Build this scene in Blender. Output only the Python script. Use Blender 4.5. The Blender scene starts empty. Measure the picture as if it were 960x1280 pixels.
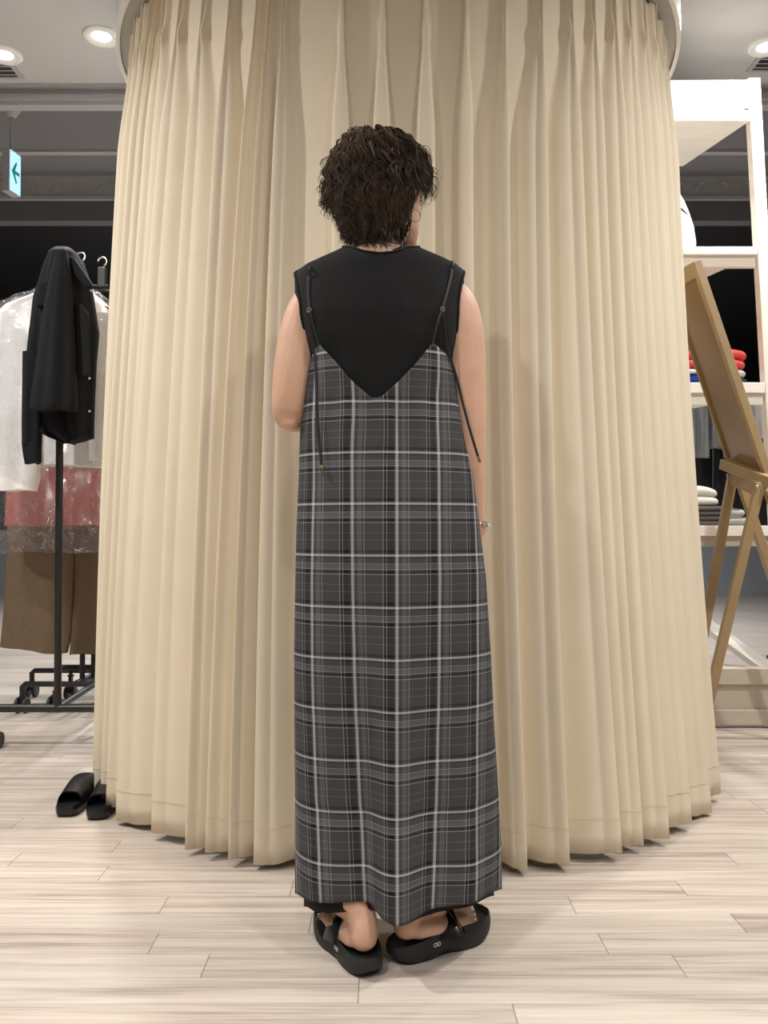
import bpy, math, random
import numpy as np
from mathutils import Vector, Matrix

random.seed(7)
RNG = np.random.default_rng(7)
SC = bpy.context.scene
COL = SC.collection
PI = math.pi

# ------------------------------------------------------------------ camera
F, PITCH, HC = 1050.0, 0.02, 0.857
cam_d = bpy.data.cameras.new('camera')
cam = bpy.data.objects.new('camera', cam_d); COL.objects.link(cam)
cam_d.sensor_fit = 'VERTICAL'; cam_d.sensor_height = 36.0; cam_d.lens = 36.0 * F / 1280.0
cam_d.clip_start = 0.05
cam.location = (0, 0, HC); cam.rotation_euler = (PI / 2 + PITCH, 0, 0)
SC.camera = cam

def P(px, py, Y):
    """photo position at distance Y -> point in the place"""
    x, v = (px - 480) / F, (640 - py) / F
    c, s = math.cos(PITCH), math.sin(PITCH)
    t = Y / (c - v * s)
    return Vector((x * t, Y, HC + (v * c + s) * t))

def G(px, py, z=0.0):
    """photo position on the horizontal plane at height z"""
    x, v = (px - 480) / F, (640 - py) / F
    c, s = math.cos(PITCH), math.sin(PITCH)
    t = (z - HC) / (v * c + s)
    return Vector((x * t, (c - v * s) * t, z))

# ------------------------------------------------------------------ materials
def lin(c):
    return tuple(((v / 255) / 12.92 if v / 255 <= .04045 else (((v / 255) + .055) / 1.055) ** 2.4) for v in c)

def mat(name, rgb, rough=.6, metal=0, noise=.06, scale=40, bump=0, stretch=(1, 1, 1), spec=.5, sheen=0, coat=0):
    m = bpy.data.materials.new(name); m.use_nodes = True
    nt = m.node_tree; b = nt.nodes['Principled BSDF']
    b.inputs['Roughness'].default_value = rough; b.inputs['Metallic'].default_value = metal
    b.inputs['Specular IOR Level'].default_value = spec
    b.inputs['Sheen Weight'].default_value = sheen
    b.inputs['Coat Weight'].default_value = coat
    c = lin(rgb)
    tc = nt.nodes.new('ShaderNodeTexCoord'); mp = nt.nodes.new('ShaderNodeMapping')
    mp.inputs['Scale'].default_value = stretch
    nz = nt.nodes.new('ShaderNodeTexNoise'); nz.inputs['Scale'].default_value = scale; nz.inputs['Detail'].default_value = 4
    nt.links.new(tc.outputs['Object'], mp.inputs['Vector']); nt.links.new(mp.outputs['Vector'], nz.inputs['Vector'])
    rp = nt.nodes.new('ShaderNodeValToRGB')
    rp.color_ramp.elements[0].position = .3; rp.color_ramp.elements[1].position = .7
    rp.color_ramp.elements[0].color = tuple(v * (1 - noise) for v in c) + (1,)
    rp.color_ramp.elements[1].color = tuple(min(1, v * (1 + noise)) for v in c) + (1,)
    nt.links.new(nz.outputs['Fac'], rp.inputs['Fac']); nt.links.new(rp.outputs['Color'], b.inputs['Base Color'])
    if bump:
        bp = nt.nodes.new('ShaderNodeBump'); bp.inputs['Strength'].default_value = bump; bp.inputs['Distance'].default_value = .003
        nt.links.new(nz.outputs['Fac'], bp.inputs['Height']); nt.links.new(bp.outputs['Normal'], b.inputs['Normal'])
    return m

def emit(name, rgb, strength):
    m = bpy.data.materials.new(name); m.use_nodes = True
    b = m.node_tree.nodes['Principled BSDF']
    b.inputs['Base Color'].default_value = lin(rgb) + (1,)
    b.inputs['Emission Color'].default_value = lin(rgb) + (1,)
    b.inputs['Emission Strength'].default_value = strength
    return m

class NT:
    """small helper for math node chains"""
    def __init__(s, m): s.m = m; s.nt = m.node_tree
    def n(s, t, **k):
        o = s.nt.nodes.new(t)
        for a, v in k.items(): setattr(o, a, v)
        return o
    def math(s, op, a, b=None):
        o = s.n('ShaderNodeMath', operation=op)
        for i, v in enumerate((a, b)):
            if v is None: continue
            if isinstance(v, (int, float)): o.inputs[i].default_value = v
            else: s.nt.links.new(v, o.inputs[i])
        return o.outputs[0]
    def link(s, a, b): s.nt.links.new(a, b)
    def ramp(s, fac, stops, interp='CONSTANT'):
        o = s.n('ShaderNodeValToRGB'); cr = o.color_ramp; cr.interpolation = interp
        cr.elements[0].position = stops[0][0]; cr.elements[1].position = stops[-1][0]
        def cc(v): return (v, v, v, 1) if isinstance(v, (int, float)) else tuple(v) + (1,)
        cr.elements[0].color = cc(stops[0][1]); cr.elements[1].color = cc(stops[-1][1])
        for p, v in stops[1:-1]:
            e = cr.elements.new(p); e.color = cc(v)
        s.link(fac, o.inputs['Fac']); return o.outputs['Color']

def floor_material():
    m = bpy.data.materials.new('floor_planks'); m.use_nodes = True
    q = NT(m); b = m.node_tree.nodes['Principled BSDF']
    tc = q.n('ShaderNodeTexCoord'); sp = q.n('ShaderNodeSeparateXYZ'); q.link(tc.outputs['Object'], sp.inputs[0])
    X, Y = sp.outputs[0], sp.outputs[1]
    ry = q.math('ADD', q.math('DIVIDE', Y, .0885), .68 + 100)
    row = q.math('FLOOR', ry); fy = q.math('FRACT', ry)
    wn = q.n('ShaderNodeTexWhiteNoise', noise_dimensions='1D'); q.link(row, wn.inputs['W'])
    rx = q.math('ADD', q.math('DIVIDE', X, .93), q.math('ADD', q.math('MULTIPLY', wn.outputs['Value'], 7.0), 100))
    colm = q.math('FLOOR', rx); fx = q.math('FRACT', rx)
    cb = q.n('ShaderNodeCombineXYZ'); q.link(row, cb.inputs[0]); q.link(colm, cb.inputs[1])
    w2 = q.n('ShaderNodeTexWhiteNoise', noise_dimensions='2D'); q.link(cb.outputs[0], w2.inputs['Vector'])
    # grain: streaks along X, shifted per plank
    off = q.math('MULTIPLY', w2.outputs['Value'], 13.0)
    g = q.n('ShaderNodeCombineXYZ')
    q.link(q.math('ADD', q.math('MULTIPLY', X, 1.1), off), g.inputs[0]); q.link(q.math('MULTIPLY', Y, 26.0), g.inputs[1]); q.link(off, g.inputs[2])
    n1 = q.n('ShaderNodeTexNoise'); n1.inputs['Scale'].default_value = 1.6; n1.inputs['Detail'].default_value = 6; n1.inputs['Roughness'].default_value = .62; n1.inputs['Distortion'].default_value = .3
    q.link(g.outputs[0], n1.inputs['Vector'])
    g2 = q.n('ShaderNodeCombineXYZ')
    q.link(q.math('MULTIPLY', X, 2.2), g2.inputs[0]); q.link(q.math('MULTIPLY', Y, 120.0), g2.inputs[1]); q.link(off, g2.inputs[2])
    n2 = q.n('ShaderNodeTexNoise'); n2.inputs['Scale'].default_value = 1.5; n2.inputs['Detail'].default_value = 4
    q.link(g2.outputs[0], n2.inputs['Vector'])
    v = q.math('ADD', q.math('MULTIPLY', n1.outputs['Fac'], .62), q.math('MULTIPLY', n2.outputs['Fac'], .38))
    v = q.math('ADD', v, q.math('MULTIPLY', q.math('SUBTRACT', w2.outputs['Value'], .5), .07))
    c = q.ramp(v, [(.30, lin((138, 124, 113))), (.42, lin((174, 160, 148))), (.53, lin((194, 182, 170))), (.70, lin((208, 198, 187)))], 'LINEAR')
    jx = q.math('LESS_THAN', fx, .0022)
    jy = q.math('MULTIPLY', q.math('LESS_THAN', fy, .018), .30)
    j = q.math('MAXIMUM', q.math('MULTIPLY', jx, .75), jy)
    mx = q.n('ShaderNodeMix', data_type='RGBA'); q.link(j, mx.inputs['Factor']); q.link(c, mx.inputs['A'])
    mx.inputs['B'].default_value = lin((92, 80, 70)) + (1,)
    q.link(mx.outputs['Result'], b.inputs['Base Color'])
    b.inputs['Roughness'].default_value = .42
    bp = q.n('ShaderNodeBump'); bp.inputs['Strength'].default_value = .12; bp.inputs['Distance'].default_value = .002
    q.link(v, bp.inputs['Height']); q.link(bp.outputs['Normal'], b.inputs['Normal'])
    return m

def plaid_material():
    m = bpy.data.materials.new('plaid_cloth'); m.use_nodes = True
    q = NT(m); b = m.node_tree.nodes['Principled BSDF']
    uv = q.n('ShaderNodeUVMap'); uv.uv_map = 'uv'
    sp = q.n('ShaderNodeSeparateXYZ'); q.link(uv.outputs[0], sp.inputs[0])
    fu = q.math('FRACT', q.math('ADD', q.math('DIVIDE', sp.outputs[0], .0875), 50.03))
    fv = q.math('FRACT', q.math('ADD', q.math('DIVIDE', sp.outputs[1], -.1), 50.02))
    B, W, K, T, GR = .054, .54, .005, .34, .128
    warp = q.ramp(fu, [(0, W), (.06, B), (.14, GR), (.25, B), (.29, T), (.305, B), (.72, T), (.735, K), (.80, T), (.812, K), (.96, B)])
    weft = q.ramp(fv, [(0, W), (.042, K), (.07, B), (.175, T), (.187, .085), (.20, GR), (.285, T), (.296, B), (.31, K), (.375, T), (.39, B),
                       (.575, .16), (.588, B), (.715, .17), (.728, B), (.915, K), (.965, B)])
    mx = q.n('ShaderNodeMix', data_type='RGBA'); mx.inputs['Factor'].default_value = .5
    q.link(warp, mx.inputs['A']); q.link(weft, mx.inputs['B'])
    # fine twill
    tw = q.math('FRACT', q.math('MULTIPLY', q.math('ADD', sp.outputs[0], sp.outputs[1]), 420))
    tw = q.math('ADD', q.math('MULTIPLY', tw, .22), .89)
    hs = q.n('ShaderNodeMix', data_type='RGBA', blend_type='MULTIPLY'); hs.inputs['Factor'].default_value = 1
    cb = q.n('ShaderNodeCombineXYZ')
    for i, k in enumerate((.985, .98, 1.03)): q.link(q.math('MULTIPLY', tw, k), cb.inputs[i])
    q.link(mx.outputs['Result'], hs.inputs['A']); q.link(cb.outputs[0], hs.inputs['B'])
    q.link(hs.outputs['Result'], b.inputs['Base Color'])
    b.inputs['Roughness'].default_value = .75; b.inputs['Specular IOR Level'].default_value = .25
    return m

def curtain_material():
    m = mat('curtain_cloth', (224, 211, 188), rough=.75, noise=.02, scale=6, spec=.25)
    q = NT(m); b = m.node_tree.nodes['Principled BSDF']
    tc = q.n('ShaderNodeTexCoord'); mp = q.n('ShaderNodeMapping'); mp.inputs['Scale'].default_value = (900, 900, 220)
    q.link(tc.outputs['Object'], mp.inputs['Vector'])
    nz = q.n('ShaderNodeTexNoise'); nz.inputs['Scale'].default_value = 1; q.link(mp.outputs['Vector'], nz.inputs['Vector'])
    bp = q.n('ShaderNodeBump'); bp.inputs['Strength'].default_value = .25; bp.inputs['Distance'].default_value = .001
    q.link(nz.outputs['Fac'], bp.inputs['Height']); q.link(bp.outputs['Normal'], b.inputs['Normal'])
    return m

def plastic_material():
    m = bpy.data.materials.new('clear_plastic'); m.use_nodes = True
    q = NT(m); nt = m.node_tree; nt.nodes.remove(nt.nodes['Principled BSDF']); out = nt.nodes['Material Output']
    tr = q.n('ShaderNodeBsdfTransparent'); gl = q.n('ShaderNodeBsdfGlossy'); gl.inputs['Roughness'].default_value = .07
    tr.inputs['Color'].default_value = (.94, .94, .95, 1)
    nz = q.n('ShaderNodeTexNoise'); nz.inputs['Scale'].default_value = 22; nz.inputs['Detail'].default_value = 5; nz.inputs['Distortion'].default_value = 1.5
    tc = q.n('ShaderNodeTexCoord'); q.link(tc.outputs['Object'], nz.inputs['Vector'])
    bp = q.n('ShaderNodeBump'); bp.inputs['Strength'].default_value = 1; bp.inputs['Distance'].default_value = .08
    q.link(nz.outputs['Fac'], bp.inputs['Height']); q.link(bp.outputs['Normal'], gl.inputs['Normal'])
    n2 = q.n('ShaderNodeTexNoise'); n2.inputs['Scale'].default_value = 9; n2.inputs['Detail'].default_value = 4; n2.inputs['Distortion'].default_value = 2.2
    q.link(tc.outputs['Object'], n2.inputs['Vector'])
    rid = q.math('LESS_THAN', q.math('ABSOLUTE', q.math('SUBTRACT', n2.outputs['Fac'], .5)), .006)      # crease highlights drawn as glossier lines on the film
    n3 = q.n('ShaderNodeTexNoise'); n3.inputs['Scale'].default_value = 14; q.link(tc.outputs['Object'], n3.inputs['Vector'])
    rid = q.math('MULTIPLY', rid, q.math('GREATER_THAN', n3.outputs['Fac'], .52))
    q.link(q.math('ADD', q.math('MULTIPLY', rid, .25), .10), gl.inputs['Roughness'])
    mx = q.n('ShaderNodeMixShader'); q.link(q.math('ADD', q.math('MULTIPLY', rid, .55), .12), mx.inputs[0])
    q.link(tr.outputs[0], mx.inputs[1]); q.link(gl.outputs[0], mx.inputs[2]); q.link(mx.outputs[0], out.inputs['Surface'])
    return m

M = dict(
    floor=floor_material(), plaid=plaid_material(), curtain=curtain_material(), plastic=plastic_material(),
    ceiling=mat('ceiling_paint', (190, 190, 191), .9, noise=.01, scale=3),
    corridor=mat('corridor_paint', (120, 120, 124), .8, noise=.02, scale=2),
    moulding=mat('moulding_paint', (170, 170, 172), .7, noise=.02),
    header=mat('header_paint', (96, 96, 98), .7, noise=.02),
    dark=mat('dark_glass_front', (9, 10, 13), .35, noise=.1, scale=2),
    panel=mat('grey_wall_panel', (172, 175, 180), .6, noise=.02, scale=3),
    white=mat('white_enamel', (240, 242, 240), .4, noise=.01),
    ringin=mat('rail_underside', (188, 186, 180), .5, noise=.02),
    shelf=mat('white_wood', (246, 240, 230), .45, noise=.035, scale=5, stretch=(1, 6, 14)),
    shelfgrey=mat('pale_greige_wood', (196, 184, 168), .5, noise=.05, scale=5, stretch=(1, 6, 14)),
    wood=mat('tan_wood', (160, 136, 98), .45, noise=.10, scale=8, stretch=(1, 1, 1)),
    board=mat('brown_board', (138, 114, 82), .25, noise=.05, scale=4),
    metal=mat('black_metal', (30, 29, 28), .42, noise=.05),
    rubber=mat('black_rubber', (16, 16, 17), .5, noise=.05),
    steel=mat('brushed_metal', (190, 190, 190), .3, 1, noise=.03),
    silver=mat('silver', (226, 224, 218), .18, 1, noise=.02),
    gold=mat('pale_gold', (214, 190, 140), .25, 1, noise=.02),
    black=mat('black_knit', (17, 17, 18), .85, noise=.10, scale=300, bump=.1, sheen=.02, spec=.3),
    jacket=mat('black_wool', (20, 21, 25), .85, noise=.15, scale=200, bump=.2, spec=.25),
    cord=mat('black_cord', (15, 15, 16), .5),
    foam=mat('black_foam', (40, 41, 42), .62, noise=.06, scale=400, bump=.1, spec=.4),
    strap=mat('black_glossy_strap', (24, 24, 25), .22, noise=.05, spec=.6),
    slipper=mat('black_moulded_rubber', (22, 23, 25), .38, noise=.04),
    skin=mat('skin', (212, 170, 144), .5, noise=.05, scale=30, spec=.35),
    lip=mat('lip', (190, 118, 108), .4, noise=.05),
    eye=mat('eye_white', (235, 232, 228), .15),
    iris=mat('eye_iris', (46, 32, 26), .15),
    hair=mat('dark_brown_hair', (76, 62, 52), .46, noise=.6, scale=60, spec=.3),
    shirt=mat('white_cotton', (236, 234, 232), .85, noise=.03, scale=8),
    pink=mat('dusty_pink_cloth', (176, 106, 98), .85, noise=.06, scale=10),
    brown=mat('brown_twill', (106, 88, 68), .85, noise=.07, scale=30),
    red=mat('coral_towel', (228, 82, 84), .95, noise=.10, scale=150, bump=.5),
    greycloth=mat('grey_cloth', (190, 188, 184), .9, noise=.06, scale=80, bump=.2),
    navy=mat('navy_cloth', (26, 36, 56), .9, noise=.1, scale=80, bump=.2),
    blue=mat('blue_cloth', (38, 74, 160), .9, noise=.1, scale=80, bump=.2),
    offwhite=mat('offwhite_knit', (232, 229, 222), .9, noise=.03, scale=60, bump=.2),
    charcoal=mat('charcoal_knit', (84, 80, 76), .9, noise=.14, scale=30, stretch=(1, 1, 9), bump=.2),
    hangshirt=mat('grey_jersey', (120, 122, 122), .9, noise=.05, scale=20),
    hangdark=mat('black_trouser_cloth', (16, 14, 15), .9, noise=.1, scale=20),
    lamp=emit('lamp_glow', (255, 250, 240), 9),
    sign=emit('sign_glow', (178, 226, 255), 1.0),
    green=emit('sign_green', (30, 140, 120), .5),
    vent=mat('vent_slot', (40, 40, 42), .7),
)

# ------------------------------------------------------------------ mesh helpers
class MB:
    def __init__(s): s.v = []; s.f = []; s.uv = None
    def add(s, vs, fs):
        o = len(s.v); s.v += [tuple(p) for p in vs]; s.f += [tuple(i + o for i in f) for f in fs]
    def box(s, lo, hi):
        (a, b, c), (d, e, f) = lo, hi
        s.hexa([(a, b, c), (d, b, c), (d, e, c), (a, e, c)], [(a, b, f), (d, b, f), (d, e, f), (a, e, f)])
    def hexa(s, bot, top):
        s.add(list(bot) + list(top), [(3, 2, 1, 0), (4, 5, 6, 7), (0, 1, 5, 4), (1, 2, 6, 5), (2, 3, 7, 6), (3, 0, 4, 7)])
    def loft(s, rings, cap=True, closed=True):
        n = len(rings[0]); o = len(s.v)
        for r in rings: s.v += [tuple(p) for p in r]
        m = n if closed else n - 1
        for i in range(len(rings) - 1):
            for j in range(m):
                k = (j + 1) % n
                s.f.append((o + i * n + j, o + i * n + k, o + (i + 1) * n + k, o + (i + 1) * n + j))
        if cap:
            s.f.append(tuple(o + j for j in reversed(range(n))))
            s.f.append(tuple(o + (len(rings) - 1) * n + j for j in range(n)))
    def tube(s, path, r, sides=10, flat=None, ref=None):
        """tube along path; r a number or a list; flat = second radius list (elliptic)"""
        pts = [Vector(p) for p in path]; n = len(pts)
        rs = r if isinstance(r, (list, tuple, np.ndarray)) else [r] * n
        fl = flat if flat is not None else rs
        if not isinstance(fl, (list, tuple, np.ndarray)): fl = [fl] * n
        rings = []
        t0 = (pts[1] - pts[0]).normalized()
        u = Vector(ref) if ref is not None else (Vector((0, 0, 1)) if abs(t0.z) < .9 else Vector((1, 0, 0)))
        u = (u - t0 * u.dot(t0)).normalized()
        for i in range(n):
            t = (pts[min(i + 1, n - 1)] - pts[max(i - 1, 0)]).normalized()
            u = (u - t * u.dot(t)).normalized(); w = t.cross(u)
            rings.append([pts[i] + u * (rs[i] * math.cos(2 * PI * k / sides)) + w * (fl[i] * math.sin(2 * PI * k / sides)) for k in range(sides)])
        s.loft(rings)
    def limb(s, path, sides=16):
        """capsule-ended limb: path of (x, y, z, r), smoothed"""
        a = np.array(path, float)
        d = np.concatenate([[0], np.cumsum(np.linalg.norm(np.diff(a[:, :3], axis=0), axis=1))])
        n = max(6, int(d[-1] / .012)); t = np.linspace(0, d[-1], n)
        b = np.stack([np.interp(t, d, a[:, k]) for k in range(4)], 1)
        for _ in range(2): b[1:-1] = (b[:-2] + 2 * b[1:-1] + b[2:]) / 4
        pts = [Vector(p[:3]) for p in b]; rs = list(b[:, 3])
        d0 = (pts[0] - pts[1]).normalized(); d1 = (pts[-1] - pts[-2]).normalized()
        pre = [(pts[0] + d0 * rs[0] * q, rs[0] * math.sqrt(max(0, 1 - q * q))) for q in (.97, .8, .5)]
        post = [(pts[-1] + d1 * rs[-1] * q, rs[-1] * math.sqrt(max(0, 1 - q * q))) for q in (.5, .8, .97)]
        s.tube([p for p, _ in pre] + pts + [p for p, _ in post], [r for _, r in pre] + rs + [r for _, r in post], sides)
    def ell(s, c, rx, ry, rz, rot=None, n=14, m=20):
        rings = []
        for i in range(1, n):
            a = PI * i / n
            ring = []
            for j in range(m):
                t = 2 * PI * j / m
                p = Vector((rx * math.sin(a) * math.cos(t), ry * math.sin(a) * math.sin(t), -rz * math.cos(a)))
                if rot is not None: p = rot @ p
                ring.append(Vector(c) + p)
            rings.append(ring)
        s.loft(rings)
    def torus(s, c, R, r, rot=None, n=24, m=8, sx=1, sy=1):
        o = len(s.v)
        for i in range(n):
            t = 2 * PI * i / n
            for j in range(m):
                q = 2 * PI * j / m
                p = Vector(((R + r * math.cos(q)) * math.cos(t) * sx, (R + r * math.cos(q)) * math.sin(t) * sy, r * math.sin(q)))
                if rot is not None: p = rot @ p
                s.v.append(tuple(Vector(c) + p))
        for i in range(n):
            for j in range(m):
                a, b = (i + 1) % n, (j + 1) % m
                s.f.append((o + i * m + j, o + a * m + j, o + a * m + b, o + i * m + b))
    def lathe(s, c, prof, n=32):
        s.loft([[(c[0] + r * math.cos(2 * PI * k / n), c[1] + r * math.sin(2 * PI * k / n), c[2] + z) for k in range(n)] for r, z in prof])
    def prism(s, poly, d):
        """extrude a 3-D polygon along vector d"""
        n = len(poly); d = Vector(d)
        a = [Vector(p) for p in poly]
        s.add(a + [p + d for p in a], [tuple(reversed(range(n))), tuple(range(n, 2 * n))] + [(i, (i + 1) % n, n + (i + 1) % n, n + i) for i in range(n)])
    def build(s, name, m, parent=None, smooth=False, bevel=0, angle=None, sub=0):
        org = Vector(parent['_o']) if parent is not None and '_o' in parent else Vector((0, 0, 0))
        me = bpy.data.meshes.new(name)
        me.from_pydata([tuple(Vector(p) - org) for p in s.v], [], s.f)
        if s.uv is not None:
            l = me.uv_layers.new(name='uv')
            vi = np.empty(len(me.loops), dtype=np.int32); me.loops.foreach_get('vertex_index', vi)
            l.data.foreach_set('uv', np.array(s.uv, dtype=np.float32)[vi].ravel())
        me.update()
        o = bpy.data.objects.new(name, me); COL.objects.link(o)
        me.materials.append(M[m] if isinstance(m, str) else m)
        import bmesh
        bm = bmesh.new(); bm.from_mesh(me); bmesh.ops.recalc_face_normals(bm, faces=bm.faces)
        if smooth:
            for f in bm.faces: f.smooth = True
            ang = math.radians(angle or 50)
            for e in bm.edges:
                if len(e.link_faces) == 2 and e.calc_face_angle(0) > ang: e.smooth = False
        bm.to_mesh(me); bm.free()
        if bevel:
            b = o.modifiers.new('bevel', 'BEVEL'); b.width = bevel; b.segments = 2; b.limit_method = 'ANGLE'
        if sub:
            b = o.modifiers.new('sub', 'SUBSURF'); b.levels = sub; b.render_levels = sub
        if parent is not None:
            o.parent = parent; o['_o'] = tuple(org)
        return o

def tag(o, label=None, cat=None, group=None, kind=None):
    if label: o['label'] = label
    if cat: o['category'] = cat
    if group: o['group'] = group
    if kind: o['kind'] = kind
    return o

def thing(name, loc, label, cat, group=None):
    o = bpy.data.objects.new(name, None); COL.objects.link(o)
    o.location = loc; o['_o'] = tuple(loc); o.empty_display_size = .1
    return tag(o, label, cat, group)

def dup(root, loc, label=None, rotz=0):
    r = root.copy(); COL.objects.link(r); r.location = loc; r.rotation_euler = (0, 0, rotz)
    if label: r['label'] = label
    for ch in list(root.children):
        c = ch.copy(); COL.objects.link(c); c.parent = r
        for g in list(ch.children):
            d = g.copy(); COL.objects.link(d); d.parent = c
    return r

def struct(name, mb, m, **k):
    return tag(mb.build(name, m, **k), kind='structure')

def bar(mb, a, b, w, t, up=(0, 0, 1)):
    """rectangular bar from a to b"""
    a, b = Vector(a), Vector(b); d = (b - a).normalized(); u = Vector(up); u = (u - d * u.dot(d)).normalized(); s = d.cross(u)
    q = [(-1, -1), (1, -1), (1, 1), (-1, 1)]
    mb.hexa([a + s * (x * w / 2) + u * (y * t / 2) for x, y in q], [b + s * (x * w / 2) + u * (y * t / 2) for x, y in q])

# ------------------------------------------------------------------ setting
ZC = 3.0
YE = 4.05
m = MB(); m.box((-9, -3, -.1), (9, 11.4, 0)); struct('floor', m, 'floor')
m = MB(); m.box((-6, -3, ZC), (6, YE, ZC + .1)); struct('ceiling', m, 'ceiling')
zb = P(480, 131, YE).z
m = MB(); m.box((-9, YE, zb), (9, YE + .06, 3.6)); m.box((-9, YE - .05, zb + .075), (9, YE, zb + .125)); m.box((-9, YE - .02, zb + .02), (9, YE, zb + .045))
struct('trim_1', m, 'moulding')
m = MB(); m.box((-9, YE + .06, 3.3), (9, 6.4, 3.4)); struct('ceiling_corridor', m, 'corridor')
# thin rail line on the corridor ceiling
yl = G(480, 187, 3.3).y
m = MB(); m.box((-9, yl, 3.285), (9, yl + .05, 3.3)); struct('trim_2', m, 'moulding')
# opposite frontage header
yf = G(480, 221, 3.3).y
z1, z2 = P(480, 247, yf).z, P(480, 272, yf).z
m = MB(); m.box((-9, yf, z1), (9, yf + .1, 3.3))
for i in range(120):     # carved ornament row on the header moulding
    x = -8.9 + i * .15
    m.torus((x, yf - .004, (z1 + 3.3) / 2), .035, .007, Matrix.Rotation(PI / 2, 3, 'X'), 12, 5)
m.box((-9, yf - .02, z1 - .02), (9, yf, z1 + .005)); m.box((-9, yf - .02, 3.275), (9, yf, 3.3))
struct('trim_3', m, 'moulding', smooth=True)
m = MB(); m.box((-9, yf + .06, z2), (9, yf + .16, z1)); struct('wall_header', m, 'header')
m = MB(); m.box((-9, yf + .16, z2), (9, 11.3, z2 + .05)); struct('ceiling_dark', m, 'dark')
YW = G(480, 741, 0).y
m = MB(); m.box((-9, YW, 0), (9, YW + .1, .84)); struct('wall_far_panel', m, 'panel')
m = MB(); m.box((-9, YW + .02, .84), (9, YW + .1, 3.3)); struct('wall_far', m, 'dark')

# downlights
def downlight(x, y, label):
    t = thing('ceiling_downlight', (x, y, ZC), label, 'ceiling light', 'ceiling downlights')
    a = MB(); a.lathe((x, y, ZC), [(.0405, -.0015), (.056, -.012), (.072, -.012), (.080, -.004), (.080, 0), (.0405, 0)], 36); a.build('trim_ring', 'white', t, True)
    b = MB(); b.lathe((x, y, ZC), [(.0005, -.004), (.034, -.005), (.040, -.003), (.040, -.001), (.0005, -.001)], 32); b.build('lamp', 'lamp', t, True)
    return t
for (px, py, lab) in ((127, 45, 'ceiling downlight half hidden by the left end of the curtain rail'),
                      (5, 68, 'ceiling downlight cut by the left frame edge above a slotted vent'),
                      (958, 58, 'ceiling downlight cut by the right frame edge above the white shelf')):
    g = G(px, py, ZC); downlight(g.x, g.y, lab)

def vent(px, py, w, lab):
    g = G(px, py, ZC)
    t = thing('ceiling_vent', (g.x, g.y, ZC), lab, 'air vent', 'ceiling air vents')
    a = MB(); a.box((g.x - w, g.y - .07, ZC - .008), (g.x + w, g.y - .055, ZC)); a.box((g.x - w, g.y + .055, ZC - .008), (g.x + w, g.y + .07, ZC))
    a.box((g.x - w, g.y - .055, ZC - .008), (g.x - w + .02, g.y + .055, ZC)); a.box((g.x + w - .02, g.y - .055, ZC - .008), (g.x + w, g.y + .055, ZC)); a.build('frame', 'moulding', t)
    b = MB(); b.box((g.x - w + .02, g.y - .055, ZC - .003), (g.x + w - .02, g.y + .055, ZC)); b.build('backing', 'vent', t)
    for k in range(3):
        c = MB(); y = g.y - .035 + k * .035
        c.hexa([(g.x - w + .02, y - .006, ZC - .007), (g.x + w - .02, y - .006, ZC - .007), (g.x + w - .02, y + .002, ZC - .007), (g.x - w + .02, y + .002, ZC - .007)],
               [(g.x - w + .02, y - .002, ZC - .003), (g.x + w - .02, y - .002, ZC - .003), (g.x + w - .02, y + .006, ZC - .003), (g.x - w + .02, y + .006, ZC - .003)]); c.build('slat', 'moulding', t)
vent(-12, 87, .13, 'slotted ceiling vent at the left frame edge in front of the moulding')
vent(976, 78, .13, 'slotted ceiling vent at the right frame edge above the shelf')

# exit sign
ye = 4.81
c0 = P(15, 128, ye)
sg = thing('exit_sign', (c0.x, ye, 3.3), 'lit exit sign with green arrow hanging on a rod from the ceiling', 'exit sign')
a = MB(); a.lathe((c0.x, ye, 3.3), [(.055, 0), (.055, -.01), (.025, -.06), (.012, -.065)], 24); a.build('ceiling_mount', 'moulding', sg, True)
zt, zbm = P(15, 190, ye).z, P(15, 243, ye).z
a = MB(); a.tube([(c0.x, ye, 3.26), (c0.x, ye, zt)], .009, 12); a.build('rod', 'moulding', sg, True)
L = Vector((.156, .988, 0)).normalized(); W_ = Vector((L.y, -L.x, 0))
cs = Vector((c0.x, ye, 0))
def sbox(l0, l1, w0, w1, z0, z1):
    q = MB(); f = lambda l, w, z: tuple(cs + L * l + W_ * w + Vector((0, 0, z)))
    q.hexa([f(l0, w0, z0), f(l1, w0, z0), f(l1, w1, z0), f(l0, w1, z0)], [f(l0, w0, z1), f(l1, w0, z1), f(l1, w1, z1), f(l0, w1, z1)]); return q
sbox(-.055, .055, -.025, .022, zbm, zt).build('housing', 'moulding', sg, bevel=.004)
sbox(-.050, .050, .0222, .0262, zbm + .008, zt - .008).build('lit_panel', 'sign', sg)
zm = (zbm + zt) / 2
q = MB(); f = lambda l, z: cs + L * l + W_ * .0264 + Vector((0, 0, zm + z))
q.prism([f(-.008, -.010), f(.036, -.010), f(.036, .010), f(-.008, .010)], W_ * .002)
q.prism([f(-.038, 0), f(.004, -.065), f(.012, -.055), f(-.012, 0), f(.012, .055), f(.004, .065)], W_ * .002)
q.build('arrow', 'green', sg)

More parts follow.
